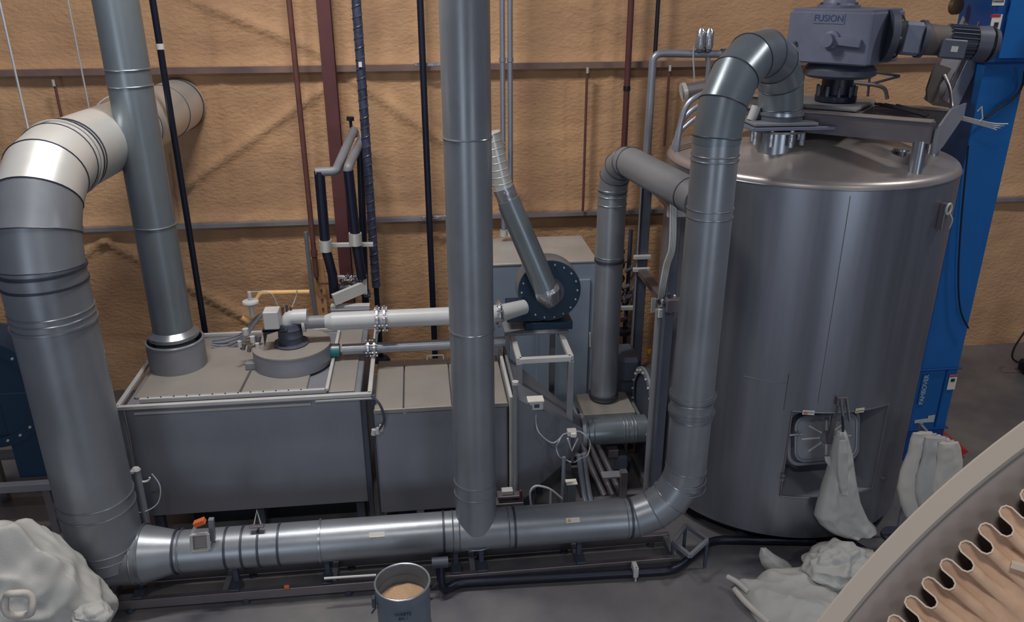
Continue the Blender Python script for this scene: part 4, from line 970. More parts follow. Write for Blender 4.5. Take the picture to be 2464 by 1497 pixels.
# ------------------------------------------------------------------ posts, conduits and fan wheel between the box and the tank
t = thing('channel_post', 'dark grey strut post with bolts standing behind the branch duct', 'post', (at(1546, 600, Y=9.6).x, 9.6, 0)); x = at(1546, 600, Y=9.6).x
ztp = at(1552, 440, Y=9.6).z
obj('post_channel', MB().box((x, 9.6, ztp/2), (.13, .09, ztp)), M['motor'], t)
obj('post_lip', MB().box((x-.075, 9.55, ztp/2), (.02, .03, ztp)), M['grey'], t)
for yy in (620, 650): obj('beam_clamp', MB().box((x-.02, 9.52, at(1540, yy, Y=9.5).z), (.22, .06, .05)), M['lgrey'], t)
t = thing('diagonal_brace', 'upper diagonal grey angle brace from the post towards the tank', 'brace', at(1600, 480, Y=9.2))
obj('brace_angle', MB().beam(at(1556, 435, Y=9.5), at(1632, 515, Y=7.85), .09, .06), M['beam'], t)
t = thing('diagonal_brace', 'lower diagonal grey brace from the post down towards the conduits', 'brace', at(1560, 680, Y=9.2))
obj('brace_angle', MB().beam(at(1545, 655, Y=9.5), at(1612, 738, Y=7.95), .11, .08), M['beam'], t)
t = thing('tank_side_post', 'grey square post running up close to the left side of the tank', 'post', (2.62, 7.6, 0)); x = at(1612, 700, Y=7.6).x; t.location.x = x; ROOT[t.name].x = x
zz = min(3.6, at(1618, 450, Y=7.6).z)
obj('post_tube', MB().box((x, 7.6, zz/2), (.10, .09, zz)), M['motor'], t)
obj('post_flange', MB().box((x, 7.56, zz-.02), (.20, .05, .12)), M['lgrey'], t)
obj('wire_tray', MB().box((x+.02, 7.52, at(1620, 735, Y=7.5).z), (.16, .10, .14)), M['beam'], t)
t = thing('front_conduit_post', 'light grey vertical pipe standing in front of the fan wheel, left of the right riser', 'pipe post', (at(1576, 900, Y=7.75).x, 7.75, 0)); x = at(1576, 900, Y=7.75).x
zz = at(1590, 745, Y=7.75).z
obj('post_pipe', MB().cyl((x, 7.75, 0), (x, 7.75, zz), .045, seg=16), M['grey'], t)
obj('post_foot', MB().cyl((x, 7.75, 0), (x, 7.75, .02), .09, seg=16), M['grey'], t)
obj('cable_clamp', MB().box((x+.02, 7.70, zz-.02), (.10, .05, .10)), M['lgrey'], t)
obj('tag', MB().box(at(1572, 735, Y=7.7), (.05, .01, .16), rz=.3), M['ductl'], t)
for i in range(4):
    px = 1612+i*4
    single('bundled_cable', MB().tube(smoothpath([at(px+2, 470, Y=7.5), at(px, 590, Y=7.5), at(px-14, 640, Y=7.55), at(px-24, 700, Y=7.6), at(1586+i*3, 760, Y=7.8), at(1584+i*3, 830, Y=7.8)], 8), .013, 7), M['ductl'],
           ['leftmost', 'second from left', 'third from left', 'rightmost'][i]+' pale cable of the S-shaped bundle running down beside the tank', 'cable', 'cables of the S-shaped bundle by the tank')
for i in range(9):
    rr_i = random.Random(40+i); q = at(1600+rr_i.randint(-14, 34), 735+rr_i.randint(-22, 34), Y=7.55)
    r2 = rr_i.uniform(.02, .035)
    single('cable_gland', MB().cyl(q, q+V(rr_i.uniform(-.05, .05), -.02, rr_i.uniform(.04, .09)), r2*.6, seg=8), M['dgrey' if i % 2 else 'lgrey'], 'small gland or fitting in the knot of cables beside the right riser', 'fitting', 'fittings in the cable knot by the riser')
t = thing('fan_wheel_housing', 'dark upright fan wheel housing with bolted rim at the end of the ribbed pipe', 'fan housing', (2.48, CY, 0))
obj('housing_disc', MB().lathe((2.51, CY+.15, 1.05), (1, 0, 0), [(0, 0), (.42, 0), (.42, .07), (0, .07)], 44), M['dgrey'], t)
obj('housing_rim', MB().lathe((2.50, CY+.15, 1.05), (1, 0, 0), [(.36, -.015), (.44, -.015), (.44, .015), (.36, .015)], 44), M['grey'], t)
for k in range(20):
    a = 2*PI*k/20; obj('rim_bolt', MB().cyl((2.465, CY+.15+.40*math.cos(a), 1.05+.40*math.sin(a)), (2.495, CY+.15+.40*math.cos(a), 1.05+.40*math.sin(a)), .014, seg=6), M['ductl'], t)
obj('housing_stand', MB().box((2.56, CY+.15, .45), (.10, .5, .40)), M['motor'], t)
obj('belt_guard', MB().box((2.46, 8.95, 1.25), (.26, .5, .34), bev=.05), M['motor'], t)
obj('guard_foot', MB().box((2.46, 8.95, .54), (.2, .4, 1.08)), M['dgrey'], t)
obj('warning_knob', MB().cyl(at(1562, 850, Y=8.8), at(1562, 850, Y=8.8)+V(0, 0, .05), .03, seg=12), M['yellow'], t, 'small orange-yellow knob')
# fan base skid
t = thing('fan_skid', 'low grey steel base frame on the floor under the ribbed pipe', 'frame', (2.1, 7.75, 0))
for y in (7.55, 8.5): obj('skid_rail', MB().beam((1.55, y, .18), (2.55, y, .18), .09, .13), M['beam'], t)
for x in (1.60, 2.5): obj('skid_rail', MB().beam((x, 7.55, .18), (x, 8.5, .18), .09, .12), M['beam'], t)
for x in (1.62, 2.48):
    for y in (7.55, 8.5): obj('spring_mount', MB().cyl((x, y, 0), (x, y, .12), .045, seg=12), M['dgrey'], t)
obj('upright', MB().box((2.12, 7.55, .42), (.08, .08, .36)), M['beam'], t); obj('shelf', MB().box((2.02, 7.6, .52), (.28, .12, .03)), M['grey'], t)
obj('motor_block', MB().box((2.05, 8.25, .34), (.55, .35, .20), bev=.03), M['motor'], t)
for i, (dx, dy) in enumerate([(0, 0), (.06, .02), (.12, .05), (.2, .1), (.28, .15)]):
    pth = smoothpath([V(1.62+dx, 7.65+dy, .78), V(1.66+dx, 7.6+dy, .45), V(1.72+dx, 7.5, .18), V(1.95, 7.35+.03*i, .10), V(2.3, 7.32+.03*i, .10), V(2.46, 7.4+.03*i, .16), V(2.52, 7.65, .50)] if i < 2 else
                     [V(1.58+dx, 7.9+dy, .78), V(1.66+dx*1.2, 7.75+dy, .5), V(1.78+dx*1.2, 7.62, .24)])
    single('floor_hose', MB().tube(pth, .03 if i < 2 else .035, 10), M['beam'] if i > 1 else M['conduit'],
           ['front grey hose sweeping in a U along the floor under the fan', 'second grey hose sweeping in a U along the floor under the fan', 'left of three slanting grey hoses above the base frame', 'middle of three slanting grey hoses above the base frame', 'right of three slanting grey hoses above the base frame'][i], 'hose')
# instruments in front of the cone
q = at(1288, 972, Y=7.60)
t = thing('display_box', 'small pale box with a grey display window in front of the cone', 'control box', q-V(0, 0, .07))
obj('case', MB().box(q, (.165, .10, .11), bev=.01), M['lgrey'], t); obj('case_lid', MB().box(q+V(0, 0, .058), (.175, .13, .012)), M['white'], t)
obj('display_window', MB().box(q+V(.01, -.052, .0), (.055, .006, .04), bev=0), M['dgrey'], t)
obj('stand_pipe', MB().cyl((q.x, q.y+.08, 0), (q.x, q.y+.08, q.z), .018, seg=10), M['dgrey'], t)
single('white_cable', MB().tube(smoothpath([q-V(-.01, 0, .06), at(1290, 1020, Y=7.55), at(1300, 1045, Y=7.5), at(1330, 1066, Y=7.5), at(1352, 1050, Y=7.5)], 8), .008, 6), M['cable'], 'thin pale cable drooping from the display box towards the round loop', 'cable')
q2_ = at(1376, 1085, Y=7.4); ql = at(1380, 1075, Y=7.4)
single('white_cable_loop', MB().tube([ql+V(.185*math.cos(k*PI/20), .02*math.sin(k), .185*math.sin(k*PI/20)) for k in range(40)], .007, 6, True), M['cable'], 'round hanging loop of pale cable in front of the fan inlet', 'cable')
t = thing('actuator_post', 'grey-topped instrument post with small white actuator inside the round cable loop', 'post', (at(1378, 1200, Y=7.35).x, 7.35, 0)); x = at(1375, 1120, Y=7.35).x
obj('post_tube', MB().box((x, 7.35, .32), (.10, .09, .64)), M['duct2'], t)
obj('top_bar', MB().box((x, 7.33, .645), (.12, .1, .012)), M['white'], t)
obj('actuator', MB().box(at(1376, 1040, Y=7.4), (.10, .08, .06)), M['lgrey'], t)
obj('actuator_cap', MB().box(at(1380, 1046, Y=7.36), (.06, .05, .05)), M['white'], t)
obj('yoke', MB().tube([at(1366, 1055, Y=7.36), at(1376, 1085, Y=7.36), at(1390, 1055, Y=7.36)], .012, 6), M['lgrey'], t)
obj('stem', MB().cyl(at(1378, 1048, Y=7.38), at(1378, 1112, Y=7.38), .016, seg=8), M['dgrey'], t)
single('thin_conduit', MB().tube([at(1357, 1100, Y=7.3), at(1355, 1165, Y=7.3), V(at(1352, 1210, Y=7.3).x, 7.3, .02)], .022, 8), M['conduit'], 'thin grey conduit standing left of the actuator post', 'conduit')
t = thing('slim_pole', 'slim pale pole with small head standing beside the end of the grey box', 'pole', (at(1240, 1000, Y=7.3).x, 7.3, 0)); x = at(1240, 1050, Y=7.3).x
obj('pole_tube', MB().cyl((x, 7.3, .35), (x, 7.3, at(1238, 925, Y=7.3).z), .024, seg=10), M['grey'], t)
obj('pole_cap', MB().cyl((x, 7.3, at(1238, 925, Y=7.3).z), (x, 7.3, at(1238, 918, Y=7.3).z), .034, seg=10), M['lgrey'], t)
obj('lower_pole', MB().cyl((x, 7.3, 0), (x, 7.3, .55), .036, seg=10), M['grey'], t)
q = at(1225, 1190, Y=7.25)
t = thing('junction_shelf', 'small tan-grey junction box on a bracket right of the middle duct foot', 'bracket', (q.x, 7.25, 0))
obj('bracket_bar', MB().box(q, (.26, .12, .035)), M['beam'], t); obj('bracket_bar', MB().box(q-V(0, 0, .09), (.30, .14, .05)), M['beam'], t)
obj('box', MB().box(q+V(-.02, 0, .045), (.12, .08, .05)), M['lgrey'], t); obj('red_tag', MB().box(q+V(.12, -.05, .02), (.03, .03, .12)), M['maroon'], t)
obj('bracket_leg', MB().box((q.x+.08, 7.27, (q.z-.1)/2), (.06, .06, q.z-.1)), M['dgrey'], t)
single('white_hose', MB().tube(smoothpath([at(1279, 1222, Y=7.15), at(1276, 1185, Y=7.15), at(1288, 1170, Y=7.15), at(1310, 1172, Y=7.15), at(1328, 1180, Y=7.15), at(1352, 1200, Y=7.15)], 8), .012, 8), M['cable'], 'thin white hose arching over the floor behind the floor duct', 'hose')
single('white_stub_pipe', MB().cyl((at(1325, 1200, Y=7.15).x, 7.15, 0), at(1325, 1180, Y=7.15), .014, seg=8), M['cable'], 'short upright white pipe under the arching hose', 'pipe')
# wall manifold seen between branch duct and post
t = thing('chain_of_fittings', 'dark wavy run of small hoses and valves on the wall right of the branch duct', 'valves', at(1510, 760, Y=10.2))
obj('upright_pipe', MB().cyl((at(1510, 700, Y=10.25).x, 10.25, 0), (at(1510, 700, Y=10.25).x, 10.25, 2.6), .03, seg=10), M['dgrey'], t)
obj('shelf_bar', MB().beam(at(1482, 742, Y=10.0), at(1542, 740, Y=10.0), .06, .05), M['lgrey'], t)
for k, (px, py) in enumerate([(1500, 630), (1512, 650), (1506, 690), (1512, 715), (1500, 768), (1520, 775)]):
    q = at(px, py, Y=10.1); obj('fitting', MB().cyl(q-V(.04, 0, .02), q+V(.05, 0, .02), .028, seg=8), M['dgrey' if k % 2 else 'beam'], t)
obj('coiled_tube', MB().tube([at(1507+10*math.cos(k*.6), 700+k*1.2+8*math.sin(k*.6), Y=10.1) for k in range(30)], .008, 5), M['dgrey'], t)
obj('curly_hose', MB().tube(smoothpath([at(1497+4*((k % 2)*2-1), 590+k*16, Y=10.15) for k in range(11)]), .016, 6), M['black'], t)
obj('curly_hose', MB().tube(smoothpath([at(1522+3*((k % 2)*2-1), 640+k*16, Y=10.15) for k in range(8)]), .014, 6), M['grey'], t)
obj('valve_wheel', MB().cyl(at(1502, 803, Y=10.1), at(1502, 793, Y=10.1), .10, seg=16), M['black'], t)
obj('valve_stem', MB().cyl(at(1502, 800, Y=10.1), at(1502, 775, Y=10.1), .02, seg=8), M['black'], t)
t = thing('beige_panel', 'low beige panel on the floor behind the transition box', 'panel', (at(1508, 900, Y=9.9).x, 9.9, 0))
obj('panel_sheet', MB().box((at(1508, 900, Y=9.9).x, 9.9, at(1508, 880, Y=9.9).z/2), (.26, .06, at(1508, 880, Y=9.9).z)), M['platet'], t)

# ------------------------------------------------------------------ floor frame, supports, floor pipe
t = thing('support_skid', 'long low grey rail frame on the floor under the floor duct', 'frame', (0, 6.75, 0))
obj('front_rail', MB().beam((-3.35, 6.60, .10), (2.50, 6.60, .10), .06, .10), M['beam'], t)
obj('rear_rail', MB().beam((-3.35, 6.98, .10), (2.50, 6.98, .10), .06, .10), M['beam'], t)
for x in (-3.2, -2.1, -1.05, .35, 1.45, 2.46): obj('cross_rail', MB().beam((x, 6.62, .09), (x, 6.96, .09), .06, .08), M['grey'], t)
for x in (-3.0, -1.9, -.9, .45, 1.35, 2.3):
    obj('levelling_foot', MB().cyl((x, 6.60, 0), (x, 6.60, .06), .04, seg=10), M['dgrey'], t)
    obj('levelling_foot', MB().cyl((x, 6.98, 0), (x, 6.98, .06), .04, seg=10), M['dgrey'], t)
for i, px in enumerate((320, 560, 785, 1098, 1160, 1395)):
    x = at(px, 1370, Y=6.65).x; r_ = .28 if px < 350 else RD
    tt = thing('duct_support', ['leftmost saddle post under the wide end of the floor duct', 'saddle post under the ribbed part of the floor duct', 'saddle post left of the grain drum', 'saddle post just right of the grain drum', 'saddle post right under the middle duct foot', 'saddle post under the floor duct between the middle duct and elbow'][i], 'support', (x, 6.72, .15))
    obj('post', MB().beam((x, 6.74, .14), (x, 6.74, ZD-r_+.01), .05, .06), M['dgrey'], tt)
    obj('saddle', MB().beam((x-.09, 6.74, ZD-r_-.005), (x+.09, 6.74, ZD-r_-.005), .10, .015), M['grey'], tt)
    obj('base_clip', MB().box((x, 6.66, .165), (.10, .16, .02)), M['dgrey'], tt)
single('long_floor_rod', MB().cyl(at(780, 1392, Y=6.45), at(905, 1384, Y=6.45), .012, seg=8), M['lgrey'], 'thin pale rod lying along the front rail left of the grain drum', 'rod')
single('orange_marker', MB().box(at(690, 1412, Y=6.55), (.05, .03, .04)), M['orange'], 'small orange-red block on the front floor rail', 'marker')
t = thing('black_floor_pipe', 'black drain pipe running along the floor from near the drum to the tank', 'pipe', (1.0, 6.4, 0))
fp = [V(.02, 6.50, .36), V(.02, 6.42, .09)] + [at(1100, 1402, Z=.08), at(1625, 1372, Z=.08), at(1715, 1298, Z=.08), at(1960, 1302, Z=.08)]
obj('pipe_run', MB().tube(roundpath(fp, .14), .042, 14), M['bpipe'], t)
obj('valve_body', MB().cyl((-.06, 6.50, .38), (.10, 6.50, .38), .055, seg=14), M['dgrey'], t)
obj('valve_handle', MB().beam((-.10, 6.46, .30), (-.20, 6.42, .20), .03, .03), M['black'], t)
q = at(1527, 1378, Z=.08); obj('pipe_stand', MB().box(q+V(0, 0, .04), (.05, .12, .12)), M['lgrey'], t)
obj('pipe_stand_rod', MB().cyl(q+V(0, -.05, -.07), q+V(0, -.05, .10), .010, seg=6), M['lgrey'], t)
single('black_floor_pipe', MB().tube([at(2030, 1298, Z=.07), at(2110, 1345, Z=.07)], .05, 12), M['bpipe'], 'short black pipe on the floor right of the tank foot', 'pipe')
# tilted square frame at the elbow
t = thing('tilted_frame', 'small tilted square steel frame under the rising elbow of the floor duct', 'frame', at(1650, 1330, Z=.0))
F4 = [at(1650, 1265, Y=6.85), at(1702, 1300, Y=6.55), at(1660, 1338, Y=6.35), at(1620, 1305, Y=6.65)]
for i in range(4): obj('frame_bar', MB().beam(F4[i], F4[(i+1) % 4], .035, .05), M['grey'], t)
for i in (0, 1, 3):
    f_ = F4[i]; obj('frame_leg', MB().beam(f_, V(f_.x, f_.y, .02), .03, .03), M['dgrey'], t)
# stickers and fittings on the floor duct
def ductlabel(px, py, wd, tri):
    q = at(px, py, Y=YD); dy = .12; z = q.z
    ang = .75; p = V(at(px, py, Y=YD-.13).x, YD-math.cos(ang)*(RD+.004), ZD+math.sin(ang)*(RD+.004)); n_ = V(0, -math.cos(ang), math.sin(ang))
    o = single('duct_label', MB().beam(p-V(wd/2, 0, 0), p+V(wd/2, 0, 0), .05, .003, up=n_, bev=0), M['white'], 'white sticker on the floor duct ' + ('with orange triangle' if tri else 'without triangle left of the middle duct'), 'label')
    if tri:
        u_ = V(0, math.sin(ang), math.cos(ang)); c0 = p-V(wd*.26, 0, 0)+n_*.003
        obj('triangle', MB().prism([c0-V(.02, 0, 0)-u_*.016, c0+V(.02, 0, 0)-u_*.016, c0+u_*.018], n_*.001), M['yellow'], o)
ductlabel(1378, 1234, .14, True); ductlabel(905, 1256, .15, False)
q = at(480, 1290, Y=6.55)
t = thing('damper_actuator', 'grey damper bracket with square plate and orange handle on the floor duct', 'actuator', q-V(0, 0, .1))
Q = [at(460, 1288, Y=6.52), at(500, 1284, Y=6.52), at(503, 1322, Y=6.52), at(462, 1326, Y=6.52)]
for i in range(4): obj('plate_edge', MB().beam(Q[i], Q[(i+1) % 4], .03, .02), M['lgrey'], t)
obj('plate', MB().prism([p+V(0, .02, 0) for p in Q], (0, .01, 0)), M['platet'], t)
obj('post', MB().beam(at(508, 1248, Y=6.62), at(512, 1300, Y=6.62), .05, .05), M['grey'], t)
obj('arm', MB().beam(at(462, 1285, Y=6.55), at(476, 1255, Y=6.55), .03, .03), M['lgrey'], t)
obj('orange_handle', MB().beam(at(468, 1262, Y=6.5), at(493, 1252, Y=6.5), .06, .05), M['orange'], t, 'orange handle')
t = thing('duct_bail', 'small pale wire bail standing on a ribbed ring of the floor duct', 'bail', at(618, 1265, Y=6.7))
obj('bail_wire', MB().tube([at(611, 1264, Y=6.72), at(618, 1228, Y=6.72), at(628, 1262, Y=6.72)], .008, 6), M['white'], t)
obj('bail_foot', MB().box(at(618, 1266, Y=6.7), (.14, .05, .02)), M['beam'], t)
# left: hose post, ring and bracket next to the furnace
t = thing('flange_bracket', 'pale angled bracket joining the wide duct to the thin post', 'bracket', at(300, 1145, Y=7.0))
obj('bracket_arm', MB().beam(at(275, 1140, Y=6.95), at(322, 1136, Y=7.05), .03, .03), M['lgrey'], t)
obj('bracket_gusset', MB().prism([at(288, 1158, Y=7.0), at(312, 1152, Y=7.0), at(294, 1188, Y=7.0)], (0, .02, 0)), M['ductl'], t)
t = thing('thin_post', 'thin grey post with rounded top standing at the furnace front left corner', 'post', (at(330, 1180, Y=7.1).x, 7.1, 0)); x = at(338, 1200, Y=7.1).x
obj('post_tube', MB().cyl((x, 7.1, 0), at(327, 1130, Y=7.15), .04, seg=14), M['grey'], t)
obj('post_cap', MB().cyl(at(327, 1130, Y=7.15), at(327, 1126, Y=7.15), .045, .03, seg=14), M['lgrey'], t)
obj('ring_hook', MB().tube([at(345, 1150, Y=7.15)+V(.06*math.cos(a), 0, .045*math.sin(a)) for a in [PI+k*PI/10 for k in range(11)]], .010, 6), M['white'], t)
single('thin_cable', MB().tube(smoothpath([at(300, 1230, Y=7.1), at(345, 1232, Y=7.1), at(380, 1210, Y=7.15), at(385, 1170, Y=7.2), at(365, 1140, Y=7.25)], 8), .006, 5), M['cable'], 'thin cable curving on the furnace front left side', 'cable')
# hanging valve with hose at the furnace-to-box gap
t = thing('hanging_sensor', 'small grey sensor hanging by a dark hose at the box corner', 'sensor', at(908, 1040, Y=7.35))
obj('hose', MB().tube(smoothpath([at(893, 952, Y=7.35), at(915, 975, Y=7.32), at(924, 1010, Y=7.32), at(912, 1036, Y=7.34)], 8), .014, 7), M['dgrey'], t)
for q_ in ((898, 1040), (908, 1037), (916, 1030)): q = at(*q_, Y=7.35); obj('sensor_body', MB().cyl(q-V(0, 0, .03), q+V(.01, 0, .03), .026, seg=10), M['lgrey'], t)

# ------------------------------------------------------------------ teal fan at the far left
t = thing('teal_fan_housing', 'dark teal fan housing with bolted edge at the far left behind the wide duct', 'fan housing', (-4.45, 8.2, 0))
c_ = at(-55, 960, Y=8.0); Rt = .62
obj('scroll', MB().lathe((c_.x, 8.35, c_.z), (0, 1, 0), [(0, -.25), (Rt-.03, -.25), (Rt, -.22), (Rt, .22), (0, .22)], 56), M['teal'], t)
obj('scroll_rim', MB().lathe((c_.x, 8.10, c_.z), (0, 1, 0), [(Rt-.10, -.02), (Rt+.02, -.02), (Rt+.02, .02), (Rt-.10, .02)], 56), M['teal'], t)
for k in range(24):
    a = 2*PI*k/24; p = V(c_.x+(Rt-.05)*math.cos(a), 8.075, c_.z+(Rt-.05)*math.sin(a)); obj('bolt', MB().cyl(p, p-V(0, .015, 0), .014, seg=6), M['cable'], t)
zb0 = at(50, 1150, Y=8.1).z
obj('outlet_box', MB().box((c_.x+Rt-.22, 8.3, (c_.z+zb0)/2), (.5, .42, c_.z-zb0), bev=.01), M['teal'], t)
for a, b in [((c_.x-.7, 8.0), (c_.x+.6, 8.0)), ((c_.x-.7, 8.7), (c_.x+.6, 8.7))]: obj('stand_rail', MB().beam((*a, zb0-.05), (*b, zb0-.05), .09, .09), M['grey'], t)
for x in (c_.x-.4, c_.x+.45):
    for y in (8.0, 8.7): obj('stand_leg', MB().beam((x, y, 0), (x, y, zb0-.09), .08, .08), M['beam'], t)
obj('stand_brace', MB().beam((c_.x+.45, 8.0, .12), (c_.x+.95, 7.8, .55), .05, .05), M['dgrey'], t)
single('far_beige_cabinet', MB().box((at(15, 850, Y=10.8).x, 10.8, at(15, 800, Y=10.8).z/2), (1.0, .7, at(15, 800, Y=10.8).z)), mat('drab_cabinet', (.52, .47, .44), .6), 'drab beige cabinet behind the teal fan at the left edge', 'cabinet')

# ------------------------------------------------------------------ right edge: cart with hose
q = at(2462, 905, Z=0)
t = thing('hose_cart', 'dark blue floor machine with orange top and black hose at the right edge', 'machine', q+V(.15, 0, 0))
obj('machine_base', MB().box(q+V(.22, 0, .12), (.4, .4, .20), bev=.03), M['bpipe'], t)
obj('machine_body', MB().lathe(q+V(.25, 0, .2), (0, 0, 1), [(0, 0), (.16, 0), (.17, .3), (.12, .45), (0, .5)], 24), M['dgrey'], t)
obj('orange_cap', MB().cyl(q+V(.2, 0, .72), q+V(.2, 0, .86), .12, seg=20), M['orange'], t)
obj('black_hose', MB().tube(smoothpath([at(2466, 798, Y=10.3), at(2442, 835, Y=10.3), at(2436, 860, Y=10.3), at(2450, 872, Y=10.3), at(2470, 872, Y=10.3)], 8), .014, 8), M['black'], t)

# ------------------------------------------------------------------ grain drum
bc = at(968, 1404, Z=.62); bc.z = 0; BR = .245; BH = .74
bc = at(968, 1400, Z=BH); bc.z = 0
t = thing('grain_drum', 'open grey steel drum three-quarters full of tan grain in the front', 'drum', bc)
obj('drum_wall', MB().lathe(bc, (0, 0, 1), [(0, 0), (BR-.02, 0), (BR-.015, .02), (BR-.01, .25), (BR-.003, .255), (BR-.008, .27), (BR-.005, BH-.12), (BR, BH-.11), (BR-.003, BH), (BR-.014, BH), (BR-.016, .03), (0, .03)], 64), M['barrelm'], t)
obj('drum_rim', MB().bead(bc+V(0, 0, BH), (0, 0, 1), BR-.004, .011, 64, 8), M['duct'], t)
obj('inner_bead', MB().bead(bc+V(0, 0, BH-.11), (0, 0, 1), BR-.017, .004, 64, 6), M['seam'], t)
gm = MB(); gm.lathe(bc, (0, 0, 1), [(0, BH-.185), (.05, BH-.187), (.10, BH-.192), (.15, BH-.198), (.20, BH-.204), (BR-.018, BH-.21)], 64)
for v_ in gm.bm.verts: v_.co.z += .010*noise.noise(v_.co*14)
o = obj('grain', gm, M['grain'], t, 'tan grain'); o['kind'] = 'stuff'
obj('side_latch', MB().box(bc+V(-BR-.015, -.03, BH-.17), (.035, .05, .11)), M['dgrey'], t)
obj('side_latch', MB().cyl(bc+V(-BR-.04, -.05, BH-.28), bc+V(-BR+.0, -.05, BH-.22), .010, seg=8), M['dgrey'], t)
obj('side_handle', MB().cyl(bc+V(BR, 0, BH-.10), bc+V(BR+.07, .02, BH-.06), .02, seg=10), M['black'], t)
for i, (s_, sz, z) in enumerate([('WASTE', .045, BH-.145), ('BIN 1', .034, BH-.195)]):
    text('lettering', s_, sz, M['inkd'], t, bc+V(0, -BR-.004, z), (1, 0, 0), (0, 0, 1))

# ------------------------------------------------------------------ white sacks
def resample(P, n):
    P = [Vector(p) for p in P]; L_ = [0]
    for i in range(len(P)): L_.append(L_[-1]+(P[(i+1) % len(P)]-P[i]).length)
    out = []
    for k in range(n):
        s = L_[-1]*k/n; i = 0
        while L_[i+1] < s: i += 1
        t_ = (s-L_[i])/max(1e-9, L_[i+1]-L_[i]); out.append(P[i].lerp(P[(i+1) % len(P)], t_))
    return out
def crease(p, sc, seed):
    a = noise.noise(p*sc+V(seed, 0, 0)); b_ = noise.noise(p*sc*2.3+V(0, seed, 0))
    return (1-abs(a)*2.2)*.6+(1-abs(b_)*2)*.3
def lying(outline, centre, z0, h, seed, n=120, rings=34, fold=.05, sc=4):
    c = V(centre); O = resample(smoothpath(outline, 4, True), n); m = MB(); prev = None; allr = []
    for k in range(rings+1):
        t_ = 1-k/rings
        if k == rings: ring = [m.bm.verts.new(c)]
        else: ring = [m.bm.verts.new(c+(o-c)*t_) for o in O]
        for v_ in ring:
            p = v_.co.copy(); f_ = max(0, 1-t_**2.6)**.6
            v_.co.z = z0+h*f_+fold*crease(p, sc, seed)*min(1, (1-t_)*6+.15)
            v_.co.z = max(.004, v_.co.z)
        if prev:
            if len(ring) == 1:
                for i in range(n): m.bm.faces.new((ring[0], prev[i], prev[(i+1) % n]))
            else: m.strip(prev, ring)
        prev = ring; allr.append(ring)
    low = [m.bm.verts.new((v_.co.x, v_.co.y, .002)) for v_ in allr[0]]; m.strip(low, allr[0]); m.cap(low, True)
    return m
def blob(c, rad, seed, amp=.12, sc=3, sub=5, flat=None, fine=.3):
    m = MB(); bmesh.ops.create_icosphere(m.bm, subdivisions=sub, radius=1); c = V(c)
    rn = random.Random(seed); planes = [(Vector((rn.gauss(0, 1), rn.gauss(0, 1), rn.gauss(0, 1))).normalized(), rn.uniform(.62, .95)) for _ in range(16)]
    for v_ in m.bm.verts:
        d = v_.co.normalized(); k = 1.0
        for n_, h_ in planes:
            q = d.dot(n_)
            if q > .05: k = min(k, h_/q)       # pulled-flat facets between the creases
        k = .8*k+.2+amp*(.35-abs(noise.noise(Vector((d.x*sc*.6, d.y*sc*.6, d.z*sc*1.4+seed)))))*1.2+amp*fine*noise.noise(d*sc*1.9+V(seed, 2, 1))
        v_.co = c+Vector((d.x*rad[0], d.y*rad[1], d.z*rad[2]))*k
        if flat is not None and v_.co.z < flat: v_.co.z = flat+.01*(v_.co.z-flat)
    return m
def hanging(rows, Y, thick, seed, folds=5, amp=.10, n=56, rz=0.0, sub=5):
    """closed sack from a list of (py, left px, right px) at depth Y"""
    R_ = []
    for i in range(len(rows)-1):
        for k in range(sub):
            t_ = k/sub; R_.append([a+(b-a)*t_ for a, b in zip(rows[i], rows[i+1])])
    R_.append(rows[-1]); m = MB(); prev = None
    for j, (py, xl, xr) in enumerate(R_):
        a, b_ = at(xl, py, Y=Y), at(xr, py, Y=Y); c = (a+b_)/2; hw = (b_-a).length/2
        th = thick*min(1, hw/.18)**.7
        ring = []
        for i in range(n):
            q = 2*PI*i/n; f_ = 1+amp*math.sin(folds*q+seed+j*.05)+amp*.7*math.sin((folds*2+1)*q+seed*2+j*.09)
            w_ = abs(math.sin(q))
            p = V(c.x+hw*math.cos(q), Y-th*math.sin(q)*(f_), c.z)
            p += V(0, -.03, 0)*crease(p, 5, seed)*w_
            ring.append(m.bm.verts.new(p))
        if prev: m.strip(prev, ring)
        else: m.cap(ring, True)
        prev = ring
    m.cap(prev); return m
YH = TY-TR-.12
single('hanging_sack', hanging([(1036, 2014, 2034), (1060, 2006, 2042), (1095, 1998, 2050), (1130, 1990, 2054), (1170, 1978, 2060), (1210, 1966, 2068), (1235, 1960, 2078), (1255, 1972, 2088), (1270, 1990, 2104), (1277, 2010, 2106)], YH, .13, 3, 4, .10),
       M['sack'], 'white sack hanging from the hatch lever on the tank front', 'sack')
tk = bpy.data.objects['hanging_sack']; ROOT['hanging_sack'] = V(tk.location)
obj('sack_tail', hanging([(1098, 1984, 2002), (1110, 1986, 2004), (1122, 1994, 2002)], YH-.02, .02, 1, 3, .05, 16), M['sack'], tk)
mb = hanging([(1060, 2018, 2036), (1090, 2014, 2040), (1130, 2014, 2040), (1165, 2018, 2038), (1188, 2024, 2040)], YH-.13, .035, 5, 3, .2, 24)
obj('knotted_fold', mb, M['sack'], tk)
YB = 6.55
rowsb = [(1040, 2196, 2222), (1055, 2190, 2232), (1085, 2184, 2236), (1130, 2166, 2232), (1170, 2158, 2226), (1210, 2166, 2218), (1245, 2180, 2204)]
